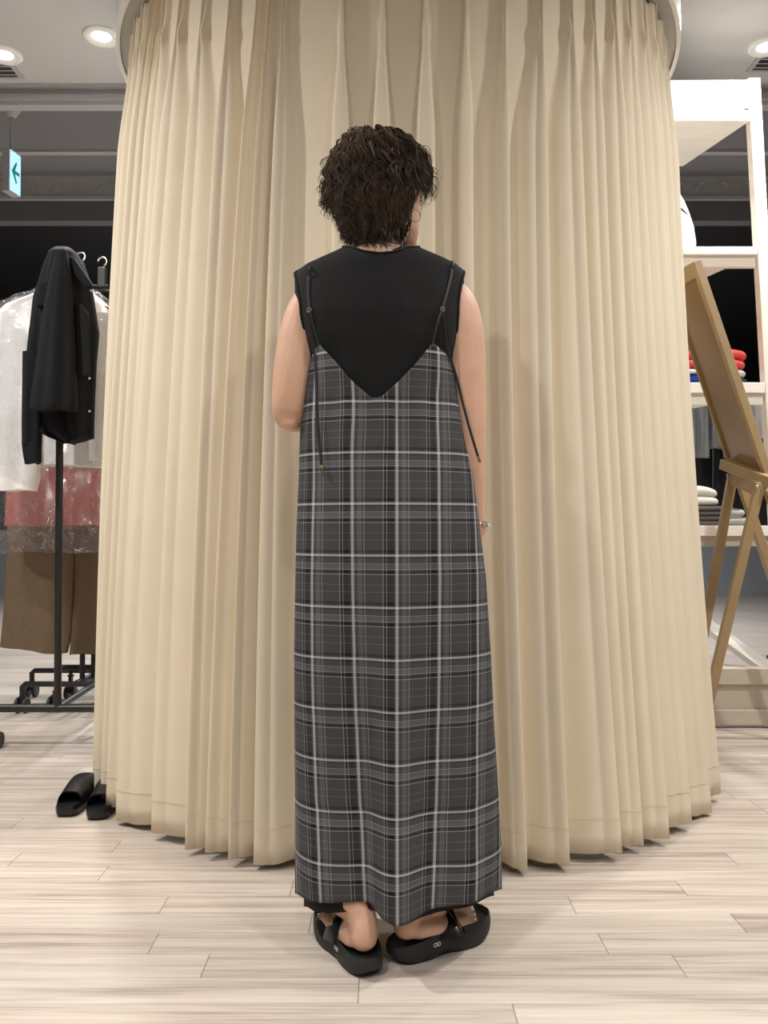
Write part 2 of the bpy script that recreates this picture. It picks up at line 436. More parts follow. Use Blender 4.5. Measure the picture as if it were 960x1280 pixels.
# ------------------------------------------------------------------ curtain rail and curtains
CX, CY, RB = .048, 3.118, 1.022
RR, ZR = 1.005, 2.51
t = thing('curtain_rail', (CX, CY, ZR), 'white round curtain rail housing above the beige fitting room curtain', 'curtain rail')
a = MB(); a.lathe((CX, CY, ZR), [(RR, 0), (RR, .16), (RR - .012, .16), (RR - .012, .004), (RR - .014, 0)], 160); 
a.f = a.f[:-2]; a.f += [(4 * 160 + k, 4 * 160 + (k + 1) % 160, (k + 1) % 160, k) for k in range(160)]
a.build('outer_band', 'white', t, True)
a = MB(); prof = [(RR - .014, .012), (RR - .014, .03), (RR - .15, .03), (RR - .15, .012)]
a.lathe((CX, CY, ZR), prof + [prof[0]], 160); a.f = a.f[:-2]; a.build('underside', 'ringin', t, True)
a = MB(); prof = [(RR - .060, -.012), (RR - .060, .012), (RR - .085, .012), (RR - .085, -.012)]
a.lathe((CX, CY, ZR), prof + [prof[0]], 160); a.f = a.f[:-2]; a.build('track', 'steel', t, True)
for k in range(6):
    an = k * PI / 3 + .2
    a = MB(); a.tube([(CX + (RR - .02) * math.cos(an), CY + (RR - .02) * math.sin(an), ZR + .1), (CX + (RR - .02) * math.cos(an), CY + (RR - .02) * math.sin(an), ZC)], .008, 8)
    a.build('hanging_rod', 'white', t, True)

def sstep(x): x = np.clip(x, 0, 1); return x * x * (3 - 2 * x)

def curtain(name, pleats_top, pleats_bot, e0, e1, label, zb, seed):
    """pleats_*: angles (deg) of every fold at the top and at the hem; e0,e1 outer edges"""
    rg = np.random.default_rng(seed)
    pt = np.array(pleats_top, float); pb = np.array(pleats_bot, float); n = len(pt)
    K = 34
    cols_t, cols_b, ph, idx, sgn, per = [], [], [], [], [], []
    def span(a0, a1, b0, b1, i, s0):
        for k in range(K):
            u = k / K
            cols_t.append(a0 + (a1 - a0) * u); cols_b.append(b0 + (b1 - b0) * u)
    def bounds(p):
        mid = (p[:-1] + p[1:]) / 2; sd_ = sstep((np.abs(mid) - 8) / 12); f_ = .5 - .36 * sd_
        return list(np.where(mid > 0, p[:-1] + f_ * (p[1:] - p[:-1]), p[1:] - f_ * (p[1:] - p[:-1])))
    T = [e0[0]] + bounds(pt) + [e1[0]]; Bm = [e0[1]] + bounds(pb) + [e1[1]]; ht, hb = [], []
    for i in range(n):
        lo, hi = (T[i], pt[i], T[i + 1]), (Bm[i], pb[i], Bm[i + 1])
        for half in (0, 1):
            us = (1 - (1 - np.arange(K) / K) ** 1.6) if half == 0 else (np.arange(K) / K) ** 1.6
            for u in us:
                cols_t.append(lo[half] + (lo[half + 1] - lo[half]) * u); cols_b.append(hi[half] + (hi[half + 1] - hi[half]) * u)
                idx.append(i); ph.append((u - 1) if half == 0 else u); ht.append(abs(lo[half + 1] - lo[half])); hb.append(abs(hi[half + 1] - hi[half]))
    cols_t.append(T[-1]); cols_b.append(Bm[-1]); idx.append(n - 1); ph.append(1.); ht.append(ht[-1]); hb.append(hb[-1])
    ct, cb = np.radians(cols_t), np.radians(cols_b); idx = np.array(idx); ph = np.array(ph)
    amp = rg.uniform(.85, 1.15, n)[idx]; dz = rg.normal(0, .004, n)[idx]; lean = rg.normal(0, .25, n)[idx]
    per_t = np.abs(np.gradient(ct)); 
    zs = np.concatenate([np.linspace(0, .06, 5), np.linspace(.075, .40, 28), np.linspace(.42, .8, 16), np.linspace(.85, 2.3, 36)])
    zs = zs / zs[-1]
    ZT = 2.49
    mb = MB(); rows = []
    ht, hb = np.array(ht), np.array(hb)
    for s in zs:
        h = s * (ZT - zb)                      # distance below the heading
        side = sstep((np.abs(np.degrees(ct)) - 9) / 12)
        hk = .285 - .20 * sstep((np.abs(np.degrees(ct)) - 8) / 55)      # where the pleats are stitched
        k = sstep((h - hk) / .36); kk = h / (ZT - zb)
        blend = kk ** .8
        th = ct * (1 - blend) + cb * blend
        half_w = np.radians(ht * (1 - blend) + hb * blend) * RB          # arc length from the fold to the end of its panel
        d = np.abs(ph) * half_w
        inner = (np.sign(ph) * np.sign(ct) < 0)
        # narrow pinched fin at the heading -> rounded box fold in front, overlapping flat panels at the sides
        hw0 = np.minimum(.35 * half_w, .003 + .015 * k + .003 * kk); fl0 = np.minimum(.25 * half_w, .0022 + .003 * k + .001 * kk)
        hwi = half_w * (.03 + .26 * k); fli = half_w * (.10 + .20 * k + .08 * kk)
        hwo = np.minimum(.3 * half_w, .002 + .001 * k); flo = np.minimum(.3 * half_w, .002 + .001 * kk)
        hw = hw0 * (1 - side) + side * np.where(inner, hwi, hwo); fl = fl0 * (1 - side) + side * np.where(inner, fli, flo)
        rid = sstep((hw + 2 * fl - d) / (2 * fl))
        crown = 1 - (.14 + .16 * side) * np.clip(d / np.maximum(hw, 1e-4), 0, 1) ** 2 * rid
        A = (.024 + (.008 + .010 * side) * k + (.020 + .006 * side) * kk) * amp
        loop = np.exp(-((h - hk - .04) / .03) ** 2) * .010 * np.exp(-((d - .009) / .004) ** 2)    # the fold opens into a loop below the stitch
        rad = (.940 + .002 * k + (RB - .950) * kk ** 1.15) + A * rid * crown + loop
        rad = rad + .0015 * np.sin(th * 23 + 2.2 * kk) * k + .002 * kk * np.sin(th * 9 + seed)
        bul = .006 * k * np.sign(ph) * rid * (1 - side) * np.sin(PI * np.clip(d / np.maximum(hw + fl, 1e-4), 0, 1))    # folds bulge over their neck
        th2 = th + bul / RB + lean * .008 * kk * rid
        z = ZT - h + dz * kk * rid
        rows.append(np.stack([CX + .03 * kk - .055 * kk * (1 - kk) + rad * np.sin(th2), CY - rad * np.cos(th2), np.broadcast_to(z, rad.shape)], 1))
    V = np.concatenate(rows); nc = len(ct); nr = len(zs)
    mb.v = [tuple(p) for p in V]
    mb.f = [(i * nc + j, i * nc + j + 1, (i + 1) * nc + j + 1, (i + 1) * nc + j) for i in range(nr - 1) for j in range(nc - 1)]
    tr = thing(name, (CX, CY, zb), label, 'curtain', 'fitting room curtains')
    o = mb.build('cloth', 'curtain', tr, True, angle=75)
    so = o.modifiers.new('thick', 'SOLIDIFY'); so.thickness = .003; so.offset = -1
    # stitched hem line
    hm = MB(); zi = [i for i in range(nr) if (ZT - zs[i] * (ZT - zb)) < zb + .11][0]
    r = rows[zi]; c = np.array([CX, CY, 0]); o2 = []
    for p in r:
        v = Vector((p[0] - CX, p[1] - CY, 0)).normalized() * .0016
        o2.append((p[0] + v.x, p[1] + v.y, p[2]))
    hm.tube(o2, .0006, 5); hm.build('hem_stitch', 'curtain', tr, True)
    return tr

ptR = [-9.6, -3, 4, 10.4, 16.9, 23.4, 29, 34.3, 39.5, 44.5, 50, 56, 62, 68, 74, 80, 88, 97, 106, 115, 124, 133, 142, 151, 160, 168]
pbR = [-8.5, -3, 3, 8.6, 14.8, 21.2, 29.4, 34.2, 39.8, 47.8, 57, 65, 71, 76, 81, 86, 92, 99, 107, 115, 124, 133, 142, 151, 160, 168]
ptL = [-166, -158, -149, -140, -131, -122, -113, -104, -95, -86, -79, -73, -67, -61, -56, -51.5, -48.5, -46, -40.2, -34.6, -28.5, -22.7, -20.5, -18.4]
pbL = [-166, -158, -149, -140, -131, -122, -113, -106, -98, -92, -87, -82, -77, -73, -69, -65, -61.5, -57.5, -52, -42.2, -33.6, -30, -25.6, -22.2]
curtain('fitting_room_curtain', ptR, pbR, (-15.8, -15.6), (172, 172), 'beige pleated curtain half from behind the person to the white shelf on the right', .022, 3)
curtain('fitting_room_curtain', ptL, pbL, (-172, -172), (-15.2, -15.3), 'beige pleated curtain half on the left with bunched leading folds beside the rack', .022, 5)

# ------------------------------------------------------------------ person
YP = 1.74
pers = thing('person', (0, YP, 0), 'person seen from behind in black sleeveless top and grey plaid camisole dress, head turned right', 'person')

def tabX(tab):
    """rows (py, left px, right px, back, front, n) -> interpolators over height"""
    z = np.array([P(480, r[0], YP).z for r in tab]); L_ = np.array([P(r[1], r[0], YP).x for r in tab]); R_ = np.array([P(r[2], r[0], YP).x for r in tab])
    o = np.argsort(z); z = z[o]
    cols = [(L_ + R_)[o] / 2, (R_ - L_)[o] / 2] + [np.array([r[k] for r in tab])[o] for k in (3, 4, 5, 6)]
    return lambda h: [np.interp(h, z, c) for c in cols]

# --- body under the clothes: one continuous surface from overlapping lofts fused by a voxel remesh
sole_z = .037
body = MB()
def ering(cx, cy, z, w, b, f, n=2.2, N=40):
    out = []
    for k in range(N):
        a = 2 * PI * k / N; c, s_ = math.cos(a), math.sin(a)
        x = w * math.copysign(abs(c) ** (2 / n), c); y = (f if s_ > 0 else b) * math.copysign(abs(s_) ** (2 / n), s_)
        out.append((cx + x, cy + y, z))
    return out
tor = [(.78, .115, .10, .10), (.85, .135, .105, .10), (.95, .130, .10, .10), (1.05, .118, .085, .095), (1.15, .122, .085, .10), (1.25, .135, .09, .10),
       (1.32, .142, .085, .085), (1.36, .125, .070, .062), (1.385, .10, .058, .048), (1.405, .070, .050, .042)]
body.loft([ering(-.006 + .012 * (1.42 - z), YP, z, w, b, f) for z, w, b, f in tor])
# neck
hx, hy, hz = -.006, 1.752, 1.452         # chin level centre of the head
body.limb([(-.010, YP - .005, 1.36, .062), (-.010, YP - .002, 1.42, .055), (hx, hy - .008, 1.47, .054), (hx, hy - .005, 1.53, .056)])
# head with face, turned to the right
HY = Matrix.Rotation(-math.radians(35), 3, 'Z')
HT = Matrix.Translation(Vector((hx, hy, hz))).to_3x3() if False else None
def hp(x, y, z): return Vector((hx, hy, hz)) + HY @ Vector((x, y, z))
hprof = [(0, .016, .086, -.055), (.004, .026, .092, -.03), (.016, .040, .096, -.004), (.036, .054, .095, .025), (.058, .062, .092, .055), (.085, .067, .089, .078), (.115, .072, .088, .090),
         (.145, .075, .088, .095), (.172, .071, .080, .091), (.192, .060, .064, .076), (.206, .040, .042, .052), (.213, .016, .018, .022)]
rings = []
for z, w, f, b in hprof:
    ring = []
    cyh = (f - b) / 2; ry = (f + b) / 2
    for k in range(40):
        a = 2 * PI * k / 40; c, s_ = math.cos(a), math.sin(a); n = 2.25
        ring.append(hp(1.05 * w * math.copysign(abs(c) ** (2 / n), c), cyh + ry * math.copysign(abs(s_) ** (2 / n), s_), z))
    rings.append(ring)
body.loft(rings)
body.limb([tuple(hp(0, .086, .112)) + (.008,), tuple(hp(0, .098, .090)) + (.010,), tuple(hp(0, .100, .076)) + (.011,)], 10)      # nose
for sx in (-1, 1):
    body.limb([tuple(hp(sx * .010, .094, .073)) + (.008,), tuple(hp(sx * .012, .096, .075)) + (.008,)], 8)
    body.ell(hp(sx * .032, .076, .086), .020, .014, .014, HY)                                            # cheekbone
    body.limb([tuple(hp(sx * .012, .090, .124)) + (.008,), tuple(hp(sx * .045, .074, .126)) + (.008,)], 8)   # brow ridge
    er = HY @ Matrix.Rotation(sx * math.radians(-22), 3, 'Z')
    body.ell(hp(sx * .074, -.004, .088), .009, .017, .030, er)                                          # ear
    body.ell(hp(sx * .074, .002, .064), .007, .009, .010, er)
    body.limb([tuple(hp(sx * .080, -.018, .080)) + (.004,), tuple(hp(sx * .083, -.020, .100)) + (.0045,), tuple(hp(sx * .082, -.008, .116)) + (.0045,), tuple(hp(sx * .079, .008, .112)) + (.004,)], 8)
body.ell(hp(0, .089, .050), .022, .010, .007, HY); body.ell(hp(0, .088, .040), .018, .010, .007, HY)     # lips
body.ell(hp(0, .086, .012), .018, .012, .013, HY)                                                       # chin
# arms
def px(x, y, Y, r): return tuple(P(x, y, Y)) + (r,)
body.limb([px(412, 366, 1.738, .040), px(397, 374, 1.738, .045), px(385, 390, 1.738, .0455), px(376, 420, 1.736, .046), px(370, 460, 1.732, .0465), px(365.5, 495, 1.732, .043), px(363, 514, 1.735, .039),
           px(366, 518, 1.765, .039), px(376, 517, 1.81, .036), px(392, 508, 1.865, .028), px(400, 503, 1.895, .024)], 20)
body.limb([px(540, 362, 1.738, .040), px(556, 369, 1.738, .045), px(569, 384, 1.738, .0475), px(577, 415, 1.738, .047), px(580, 455, 1.738, .0455), px(583, 490, 1.738, .041), px(585, 518, 1.738, .038),
           px(584, 545, 1.745, .0395), px(584, 575, 1.75, .038), px(586, 610, 1.765, .033), px(590, 640, 1.778, .027), px(593, 660, 1.785, .0245)], 20)
body.ell(P(363, 527, 1.730), .022, .02, .018)       # elbow point

def hand(w, d, nrm, side, curl):
    """w wrist, d towards the fingers, nrm out of the back of the hand, side = thumb direction"""
    w, d, nrm, side = Vector(w), Vector(d).normalized(), Vector(nrm).normalized(), Vector(side).normalized()
    for k in range(5):
        s_ = (k - 2) / 2
        body.limb([tuple(w + d * .0 + side * (.014 * s_)) + (.015,), tuple(w + d * .04 + side * (.024 * s_)) + (.0135,), tuple(w + d * .080 + side * (.030 * s_)) + (.011,)], 10)
    for k, (ln, off) in enumerate(((.066, .030), (.076, .011), (.071, -.009), (.056, -.028))):
        p = w + d * (.080 - .004 * abs(k - 1)) + side * off; dd = d.copy(); pts = [tuple(p - d * .02) + (.0088,), tuple(p) + (.0088,)]
        for j, q in enumerate((.45, .31, .24)):
            dd = (Matrix.Rotation(curl * (1 + .15 * k), 3, side.cross(Vector((0, 0, 0))) if False else side) @ dd)
            p = p + dd * (ln * q); pts.append(tuple(p) + (.0084 - .0009 * j,))
        body.limb(pts, 10)
    p = w + d * .022 + side * .022
    body.limb([tuple(p) + (.012,), tuple(p + d * .028 + side * .020 - nrm * .008) + (.011,), tuple(p + d * .055 + side * .024 - nrm * .014) + (.0095,), tuple(p + d * .076 + side * .022 - nrm * .018) + (.008,)], 10)
wl = P(400, 503, 1.895); hand(wl, (.95, .12, .05), (0, 1, .15), (0, -.1, 1), .30)
wr = P(593.5, 660, 1.785); hand(wr, (.05, .05, -1), (1, -.25, 0), (.25, 1, .1), .22)
# legs and feet
def foot_frame(tip, head):
    a = math.radians(head); d = Vector((math.sin(a), math.cos(a), 0)); return Vector(tip), d, Vector((d.y, -d.x, 0))
FL = foot_frame((-.021, 1.612, 0), -26); FR = foot_frame((.010, 1.672, 0), 57)
def leg(hipx, fr, L_, inner):
    o, d, r = fr
    f = lambda a, b, z: o + d * a + r * b + Vector((0, 0, z))
    ank = f(.070, 0, sole_z + .085)
    kn = Vector((hipx * .9 + ank.x * .1, YP + .035, .47))
    body.limb([(hipx, YP, .85, .082), (hipx * .98, YP, .70, .076), tuple(kn + Vector((0, 0, .06))) + (.056,), tuple(kn) + (.052,), (kn.x * .7 + ank.x * .3, YP + .022, .36, .049), (kn.x * .35 + ank.x * .65, YP * .8 + ank.y * .2 + .01, .24, .036), tuple(ank + Vector((0, .024, .06))) + (.028,), tuple(ank + Vector((0, .010, .015))) + (.028,), tuple(ank) + (.029,)], 18)
    body.limb([tuple(f(.055, 0, sole_z + .07)) + (.029,), tuple(f(.042, 0, sole_z + .045)) + (.0285,), tuple(f(.042, 0, sole_z + .029)) + (.0285,)], 14)    # heel
    body.limb([tuple(f(.050, 0, sole_z + .028)) + (.027,), tuple(f(.09, .001, sole_z + .030)) + (.029,), tuple(f(.125, .002, sole_z + .026)) + (.027,), tuple(f(.155, .003, sole_z + .020)) + (.021,)], 14)
    for b in (-.026, .026): body.limb([tuple(f(.06, b * .6, sole_z + .022)) + (.02,), tuple(f(.12, b * .9, sole_z + .020)) + (.020,), tuple(f(.165, b, sole_z + .016)) + (.016,)], 12)
    body.limb([tuple(f(.068, 0, sole_z + .085)) + (.034,), tuple(f(.105, .0, sole_z + .055)) + (.029,), tuple(f(.15, 0, sole_z + .03)) + (.020,)], 14)
    body.limb([tuple(f(.060, -.022, sole_z + .088)) + (.016,), tuple(f(.062, .022, sole_z + .088)) + (.016,)], 10)   # ankle bones
    tips = []
    for k in range(5):
        s_ = (k - 2) * .0165 * inner; big = k == 0
        s_ = (.033 - (.0 if big else .006 + .0155 * k)) * inner
        rr = .0135 if big else .0100 - .0004 * k; e = .228 - (0 if big else .004 + .009 * (k - 1))
        body.limb([tuple(f(.150, s_ * .9, sole_z + .016)) + (rr + .003,), tuple(f(e - .035, s_, sole_z + .017)) + (rr,), tuple(f(e - rr, s_ * .98, sole_z + rr + .001)) + (rr,)], 10)
        tips.append(f(e - rr * .8, s_ * .98, sole_z + rr * 1.9))
    return tips, d, r
tipL = leg(-.075, FL, .235, 1); tipR = leg(.085, FR, .24, -1)
bo = body.build('body', 'skin', pers)
rm = bo.modifiers.new('fuse', 'REMESH'); rm.mode = 'VOXEL'; rm.voxel_size = .0034; rm.use_smooth_shade = True
sm = bo.modifiers.new('smooth', 'SMOOTH'); sm.factor = .5; sm.iterations = 4
dg = bpy.context.evaluated_depsgraph_get(); dg.update()
me = bpy.data.meshes.new_from_object(bo.evaluated_get(dg)); bo.modifiers.clear(); bo.data = me
for p in me.polygons: p.use_smooth = True
me.materials.clear(); me.materials.append(M['skin'])
# eyes, lips, nails
for sx in (-1, 1):
    a = MB(); a.ell(hp(sx * .031, .0795, .107), .012, .0075, .0058, HY); e = a.build('eye', 'eye', pers, True)
    a = MB(); a.ell(hp(sx * .031, .0868, .107), .0052, .0012, .0052, HY); a.build('iris', 'iris', e, True)
    a = MB(); a.limb([tuple(hp(sx * .012, .0985, .128)) + (.0022,), tuple(hp(sx * .030, .093, .133)) + (.0026,), tuple(hp(sx * .050, .0775, .128)) + (.0016,)], 6); a.build('eyebrow', 'hair', pers, True)
a = MB(); a.ell(hp(0, .0965, .050), .020, .0042, .0042, HY); a.ell(hp(0, .0955, .042), .017, .0045, .0045, HY); a.build('lips', 'lip', pers, True)
for tips, d, r in (tipL, tipR):
    for k, p in enumerate(tips):
        a = MB(); rr = .0075 if k == 0 else .0045
        n_ = Matrix((r, d, Vector((0, 0, 1)))).transposed()
        a.ell(p, rr, rr * 1.05, .0022, n_); a.build('toenail', 'silver', pers, True)

# --- black sleeveless dress underneath
SH = tabX([(309, 441, 507, .050, .045, 0, 2.2), (313, 432, 518, .060, .05, 0, 2.2), (318, 419, 534, .072, .058, 0, 2.2), (326, 402, 553, .080, .065, 0, 2.2), (333, 386, 569, .084, .070, 0, 2.3),
             (339, 374, 578.5, .086, .072, 0, 2.4), (347, 368.5, 580, .088, .076, 0, 2.5), (370, 369, 579, .096, .084, 0, 2.6), (400, 373, 576, .104, .095, 0, 2.6), (430, 381, 572, .104, .10, 0, 2.5), (450, 387, 567, .099, .10, 0, 2.4),
             (500, 389, 562, .092, .10, 0, 2.3), (600, 386, 578, .098, .105, 0, 2.2), (720, 382, 592, .106, .108, 0, 2.2), (900, 380, 600, .10, .108, .006, 2.2), (1060, 378, 615, .115, .11, .012, 2.25), (1170, 379, 620, .124, .11, .012, 2.25)])
DR = tabX([(420, 391, 560, .112, .112, 0, 2.4), (440, 388, 564, .112, .112, 0, 2.4), (457, 385, 568, .111, .112, 0, 2.4), (500, 379.5, 572, .106, .112, 0, 2.35), (540, 377, 579, .108, .114, 0, 2.3), (600, 376, 591, .115, .116, 0, 2.3), (660, 373, 598, .122, .118, 0, 2.3),
             (720, 371, 605, .124, .12, 0, 2.3), (820, 368, 611, .120, .12, .002, 2.25), (900, 367, 615, .114, .12, .006, 2.25), (1000, 367, 622, .116, .12, .01, 2.25), (1060, 367, 626, .128, .12, .012, 2.3), (1170, 368.5, 628, .136, .122, .012, 2.3)])
def sect(tabf, th, z):
    cx, w, b, f, dy, n = tabf(z); c, s_ = np.cos(th), np.sin(th)
    x = cx + w * np.sign(c) * np.abs(c) ** (2 / n); y = YP + dy + np.where(s_ > 0, f, b) * np.sign(s_) * np.abs(s_) ** (2 / n)
    return x, y
def back_y(tabf, x, z):
    cx, w, b, f, dy, n = tabf(z); q = min(1, abs((x - cx) / w)); return YP + dy - b * (1 - q ** n) ** (1 / n)

def garment_surface(tabf, top_px, hem_px, fold, N=260, R=120, uvx=None, vz0=0):
    """top_px / hem_px: photo polylines of the back edge; the front mirrors them"""
    ang = np.linspace(-PI, PI, N, endpoint=False) - PI / 2 * 0
    def edge(poly, z0):
        out = np.zeros(N)
        for i, a in enumerate(ang):
            z = z0
            for _ in range(12):
                x, y = sect(tabf, a, z); x, y = float(x), float(y)
                bx, by = float(x), back_y(tabf, float(x), z)
                pxx = 480 + F * x / max(by, .1)
                z = P(0, np.interp(pxx, poly[0], poly[1]), by).z
            out[i] = z
        return out
    zt, zh = edge(top_px, 1.2), edge(hem_px, .1)
    V = np.zeros((R, N, 3)); UV = np.zeros((R, N, 2))
    for i in range(R):
        t = i / (R - 1); z = zt * (1 - t) + zh * t
        x, y = sect(tabf, ang, z)
        V[i] = np.stack([x, y, z], 1)
    # folds push along the outward direction
    ctr = np.stack([tabf(V[:, :, 2])[0], np.full((R, N), YP + .01)], 2)
    dirv = V[:, :, :2] - ctr; dirv /= np.maximum(np.linalg.norm(dirv, axis=2, keepdims=True), 1e-6)
    amt = fold(V[:, :, 0], V[:, :, 1], V[:, :, 2], ang[None, :].repeat(R, 0))
    V[:, :, :2] += dirv * amt[:, :, None]
    if uvx is not None:
        for i in range(R):
            p = V[i]; dl = np.linalg.norm(np.diff(p[:, :2], axis=0, append=p[:1, :2]), axis=1)
            s_ = np.concatenate([[0], np.cumsum(dl)[:-1]])
            back = np.where((ang > -PI * .85) & (ang < -PI * .15))[0]
            j = back[np.argsort(p[back, 0])]
            s0 = np.interp(uvx, p[j, 0], s_[j]); UV[i, :, 0] = s_ - s0
        st = np.concatenate([np.zeros((1, N)), np.cumsum(np.linalg.norm(np.diff(V, axis=0), axis=2), axis=0)])
        UV[:, :, 1] = V[:, :, 2] - vz0
    mb = MB(); mb.v = [tuple(p) for p in V.reshape(-1, 3)]
    mb.f = [(i * N + j, i * N + (j + 1) % N, (i + 1) * N + (j + 1) % N, (i + 1) * N + j) for i in range(R - 1) for j in range(N)]
    if uvx is not None: mb.uv = UV.reshape(-1, 2)
    return mb, V

def dress_fold(x, y, z, a):
    t = np.clip((1.02 - z) / .9, 0, 1); bk = np.clip(-np.sin(a) * 2, 0, 1); ft = np.clip(np.sin(a) * 2, 0, 1)
    v = bk * (  .044 * t ** 1.5 * np.exp(-((x - .022) / .036) ** 2) - .012 * t ** 1.3 * np.exp(-((x + .045) / .03) ** 2) - .010 * t * np.exp(-((x - .105) / .03) ** 2) + .008 * t * np.exp(-((x - .165) / .022) ** 2) + .006 * t * np.exp(-((x + .12) / .03) ** 2))
    v = v + ft * .016 * t * np.sin(x * 46 + .6) + .003 * np.clip((1.2 - z) / .2, 0, 1) * np.sin(a * 5 + z * 4)
    # slight ripples under the back neckline
    v = v + bk * .004 * np.exp(-((z - 1.08) / .07) ** 2) * np.cos(x * 90)
    return v
def no_fold(x, y, z, a):
    t = np.clip((1.38 - z) / .25, 0, 1) * np.clip((z - 1.0) / .2, 0, 1)
    return .003 * t * np.sin(x * 70 + 1.2 * np.sin(z * 9)) * (np.sin(a) < 0) + .85 * dress_fold(x, y, z, a) * (z < .95)
mb, SV = garment_surface(SH, ([400, 438, 455, 475, 495, 510, 560], [308, 309, 314, 316.5, 314.5, 309, 308]),
                        ([370, 385, 395, 420, 450, 475, 500, 540, 600, 615, 628], [1131, 1134, 1138, 1140.5, 1140, 1136, 1148, 1145, 1126, 1120, 1116]), no_fold, 220, 110)
sd = mb.build('sleeveless_dress', 'black', pers, True)
so = sd.modifiers.new('thick', 'SOLIDIFY'); so.thickness = .0022; so.offset = -1
# neckband and armhole bands
def loop_on(tabf, z, off=.0, N=80):
    pts = []
    for k in range(N + 1):
        x, y = sect(tabf, 2 * PI * k / N, z); pts.append((float(x), float(y), z))
    return pts
a = MB(); pts = [tuple(p) for p in SV[0]] + [tuple(SV[0][0])]
a.tube(pts, .0028, 8); a.build('neckband', 'black', sd, True)
for sx in (0, 1):
    a = MB(); pts = []
    for k in range(41):
        q = 2 * PI * k / 40; zc, zr_ = P(480, 393, YP).z, (P(480, 340.5, YP).z - P(480, 446, YP).z) / 2
        z = zc + zr_ * math.cos(q); cx, w, b, f, dy, n = SH(z)
        dyq = .052 * math.sin(q); dq = f if dyq > 0 else b
        pts.append((cx + (w * (1 - min(.98, abs(dyq) / dq) ** n) ** (1 / n) + .0005) * (1 if sx else -1), YP + dyq, z))
    a.tube(pts, .0034, 8, flat=.0034, ref=(1, 0, 0)); a.build('armhole_band', 'black', sd, True)

# --- plaid camisole dress
uvx = P(496, 800, 1.63).x; vz0 = P(496, 694, 1.632).z
mb, DV = garment_surface(DR, ([380, 385, 390, 398.5, 420, 445, 463, 470, 477, 500, 522, 541, 556, 566, 575], [470, 459, 446, 430, 453, 481, 496, 497.5, 496, 475, 452, 428, 441, 456, 470]),
                         ([360, 369, 390, 440, 465, 480, 495, 515, 560, 600, 627, 640], [1115, 1117, 1126, 1129, 1131, 1139, 1145, 1144, 1134, 1122, 1111, 1110]), dress_fold, 420, 150, uvx, vz0)
dr = mb.build('camisole_dress', 'plaid', pers, True, angle=80)
so = dr.modifiers.new('thick', 'SOLIDIFY'); so.thickness = .0016; so.offset = 0
# piping along the neckline
def onback(px_, py_, off, tabf=SH):
    Y = 1.64
    for _ in range(10):
        p = P(px_, py_, Y); Y = back_y(tabf, p.x, p.z) - off
    return P(px_, py_, Y)
def ribbon(mb, pts, w=.0032, t=.0011):
    P_ = [Vector(p) for p in pts]
    mb.tube(P_, w, 8, flat=t, ref=(1, 0, .01))
def spline(pts, n=10):
    pts = [Vector(p) for p in pts]; out = []
    for i in range(len(pts) - 1):
        p0, p1, p2, p3 = pts[max(i - 1, 0)], pts[i], pts[i + 1], pts[min(i + 2, len(pts) - 1)]
        for k in range(n):
            t = k / n; out.append(.5 * ((2 * p1) + (p2 - p0) * t + (2 * p0 - 5 * p1 + 4 * p2 - p3) * t * t + (3 * p1 - p0 - 3 * p2 + p3) * t ** 3))
    out.append(pts[-1]); return out
def over_shoulder(px_, py_):
    z = P(px_, py_, YP - .05).z; x = P(px_, py_, YP - .03).x
    return Vector((x, YP, float(z) + .012)), Vector((x, YP + .07, float(z) - .05))
for (strap_pts, tail_pts, ring_px, endp) in (
    ([(398.5, 431), (392, 410), (387, 388), (385, 365), (386, 345), (388, 334)], [(386, 388), (390, 415), (393.5, 445), (395.5, 490), (397, 530), (401, 574), (402, 583)], (386.5, 387), (402, 586)),
    ([(541, 429), (547, 405), (553, 386), (561, 358), (565, 338), (566, 329)], [(553, 387), (556, 412), (560, 438), (570, 470), (580, 510), (590, 546), (598, 572)], (553, 386), (599, 576))):
    a = MB(); pp = [onback(x, y, .004) for x, y in strap_pts]
    s1, s2 = over_shoulder(*strap_pts[-1]); pp += [s1, s2, s2 + Vector((0, .02, -.10))]
    ribbon(a, spline(pp), .0028); st = a.build('shoulder_strap', 'cord', dr, True)
    a = MB(); pp = [onback(x, y, .006) for x, y in tail_pts[:2]]
    for x, y in tail_pts[2:]:
        p = P(x, y, 1.62 if x < 480 else 1.655)
        pp.append(p)
    if tail_pts[0][0] < 480: pp = pp[:2] + [onback(x, y, .006, DR) for x, y in tail_pts[2:]]
    else: pp = pp[:2] + [P(x, y, Y) for (x, y), Y in zip(tail_pts[2:], (1.668, 1.69, 1.69, 1.685, 1.685))]
    ribbon(a, spline(pp), .0026, .0012); a.build('cord_tail', 'cord', dr, True)
    a = MB(); c = onback(*ring_px, .006); a.torus(c, .0042, .0014, Matrix.Rotation(PI / 2, 3, 'X'), 14, 6); a.box((c.x - .005, c.y - .001, c.z - .002), (c.x + .005, c.y + .001, c.z + .002)); a.build('strap_ring', 'silver', dr, True)
    a = MB(); e = pp[-1]; d = (pp[-1] - pp[-2]).normalized(); a.tube([e - d * .002, e + d * .003, e + d * .010], [.0026, .0034, .0028], 10); a.build('cord_tip', 'gold', dr, True)

